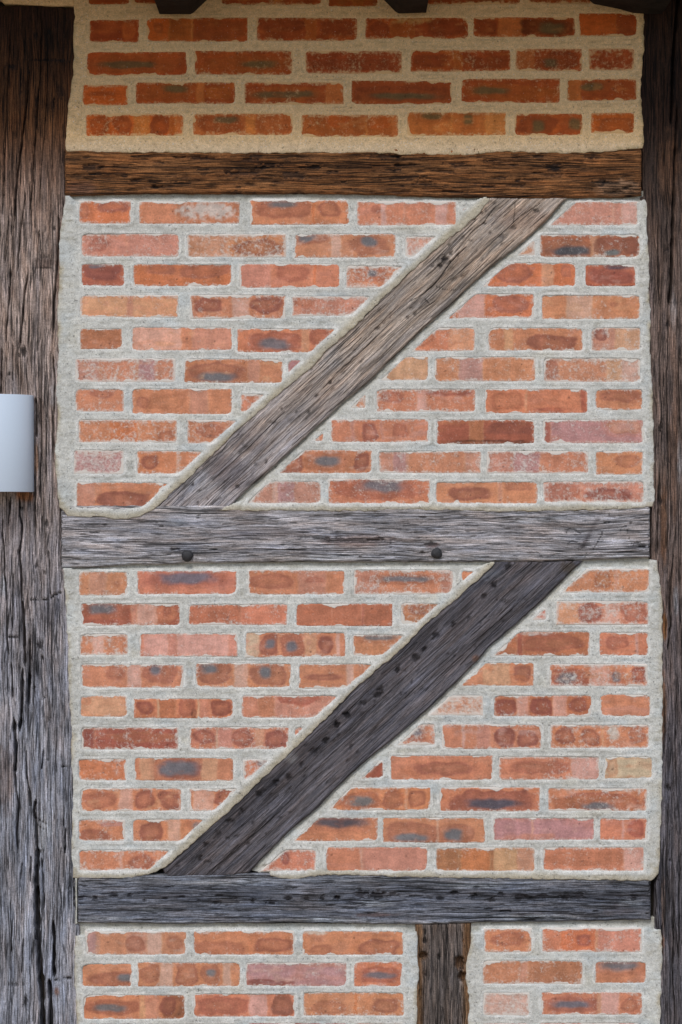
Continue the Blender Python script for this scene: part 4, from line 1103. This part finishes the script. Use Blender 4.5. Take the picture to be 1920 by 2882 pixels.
# what carries on past both sides of the picture: plain rendered panels and the plinth
side = plain("lime_render", (0.46, 0.45, 0.40), 0.95, 0.1, 80, 0.12, 0.002)
box("render_panel", WX(-560), WX(-122), -0.004, 0.03, 0.16, WZ(-420), side, wall)
box("render_panel", WX(2202), WX(2480), -0.004, 0.03, 0.16, WZ(-420), side, wall)
box("plinth", WX(-560), WX(2480), -0.05, 0.10, 0.0, 0.16, plain("plinth_stone", (0.27, 0.25, 0.22), 0.95, 0.1, 25, 0.25, 0.004), wall, bevel=0.006)

# ------------------------------------------------------------------ eaves
eaves = empty("roof_eaves", (0, -0.2, WZ(-105)), "dark projecting eaves above the wall, black joist ends showing at the upper edge", "roof eaves")
ZB = WZ(-105)


def stub(pts, y0, y1, label):
    v = [(WX(x), y0, WZ(y)) for x, y in pts] + [(WX(x), y1, WZ(y)) for x, y in pts]
    n = len(pts)
    f = [tuple(range(n)), tuple(range(2 * n - 1, n - 1, -1))]
    for i in range(n):
        j = (i + 1) % n
        f.append((i, i + n, j + n, j))
    o = solid("joist_end", v, f, M_DARKWOOD, eaves, bevel=0.0015)
    o["label"] = label
    return o


stub([(449, -118), (449, 41), (537, 41), (545, 37), (590, -6), (640, -118)], -0.16, 0.026, "black joist end with a bevelled right corner")
stub([(1035, -118), (1078, -2), (1112, 33), (1122, 39), (1200, 37), (1200, -118)], -0.16, 0.026, "black joist end with a bevelled left corner")
stub([(1625, -118), (1655, -1), (1670, 12), (1740, 26), (1780, 38), (1818, 41), (1864, 40), (1864, -118)], -0.16, 0.026, "black curved bracket beside the right post")
OVER = 0.27
for i in range(2):
    y1 = 0.02 - i * 0.135
    box("soffit_board", WX(-560), WX(2480), y1 - 0.132, y1, ZB, ZB + 0.025, M_SOFFIT, eaves, bevel=0.002)
box("fascia_board", WX(-560), WX(2480), -OVER - 0.035, -OVER - 0.008, ZB - 0.03, ZB + 0.16, M_SOFFIT, eaves, bevel=0.003)
for i in range(16):
    x0 = WX(-560) + i * 0.152
    v = []; f = []
    for k in range(9):
        a = math.pi * k / 8
        for yy, zz in ((-OVER - 0.09, ZB + 0.165), (-0.1, ZB + 0.52)):
            v.append((x0 + 0.074 - 0.074 * math.cos(a), yy, zz + 0.03 * math.sin(a)))
    for k in range(8):
        f.append((2 * k, 2 * k + 1, 2 * k + 3, 2 * k + 2))
    o = solid("roof_tile", v, f, M_TILE, eaves, smooth=True)
    m = o.modifiers.new("thick", 'SOLIDIFY'); m.thickness = 0.012

# ------------------------------------------------------------------ wall light
LX, LZ0, LZ1, R = WX(-8), WZ(1385), WZ(1114), 104 * S
light = empty("wall_light", (LX, -TF, (LZ0 + LZ1) / 2), "white half-round metal wall light fixed to the cracked left post", "wall light")


def halfring(name, r0, r1, z0, z1, mat, y_off=0.0, depth=0.85, N=40):
    v = []; f = []
    for i in range(N + 1):
        a = math.pi * i / N
        cx_, cy_ = math.cos(a), math.sin(a) * depth
        for (r, z) in ((r0, z0), (r0, z1), (r1, z1), (r1, z0)):
            v.append((LX + r * cx_, -(TF + 0.006) - y_off - r * cy_, z))
    for i in range(N):
        for k in range(4):
            a, b = i * 4 + k, i * 4 + (k + 1) % 4
            f.append((a, b, b + 4, a + 4))
    f.append((0, 3, 2, 1)); f.append((N * 4, N * 4 + 1, N * 4 + 2, N * 4 + 3))
    o = solid(name, v, f, mat, light, smooth=True, bevel=0.0008)
    o.modifiers[0].limit_method = 'ANGLE'
    return o


halfring("shell", R, R - 0.003, LZ0, LZ1, M_SHELL)
box("back_plate", LX - R, LX + R, -(TF + 0.006), -(TF - 0.004), LZ0 + 0.001, LZ1 - 0.001, M_SHELL, light)
halfring("diffuser", R - 0.0035, 0.004, LZ1 - 0.02, LZ1 - 0.016, M_GLASS)
halfring("diffuser", R - 0.0035, 0.004, LZ0 + 0.016, LZ0 + 0.02, M_GLASS)
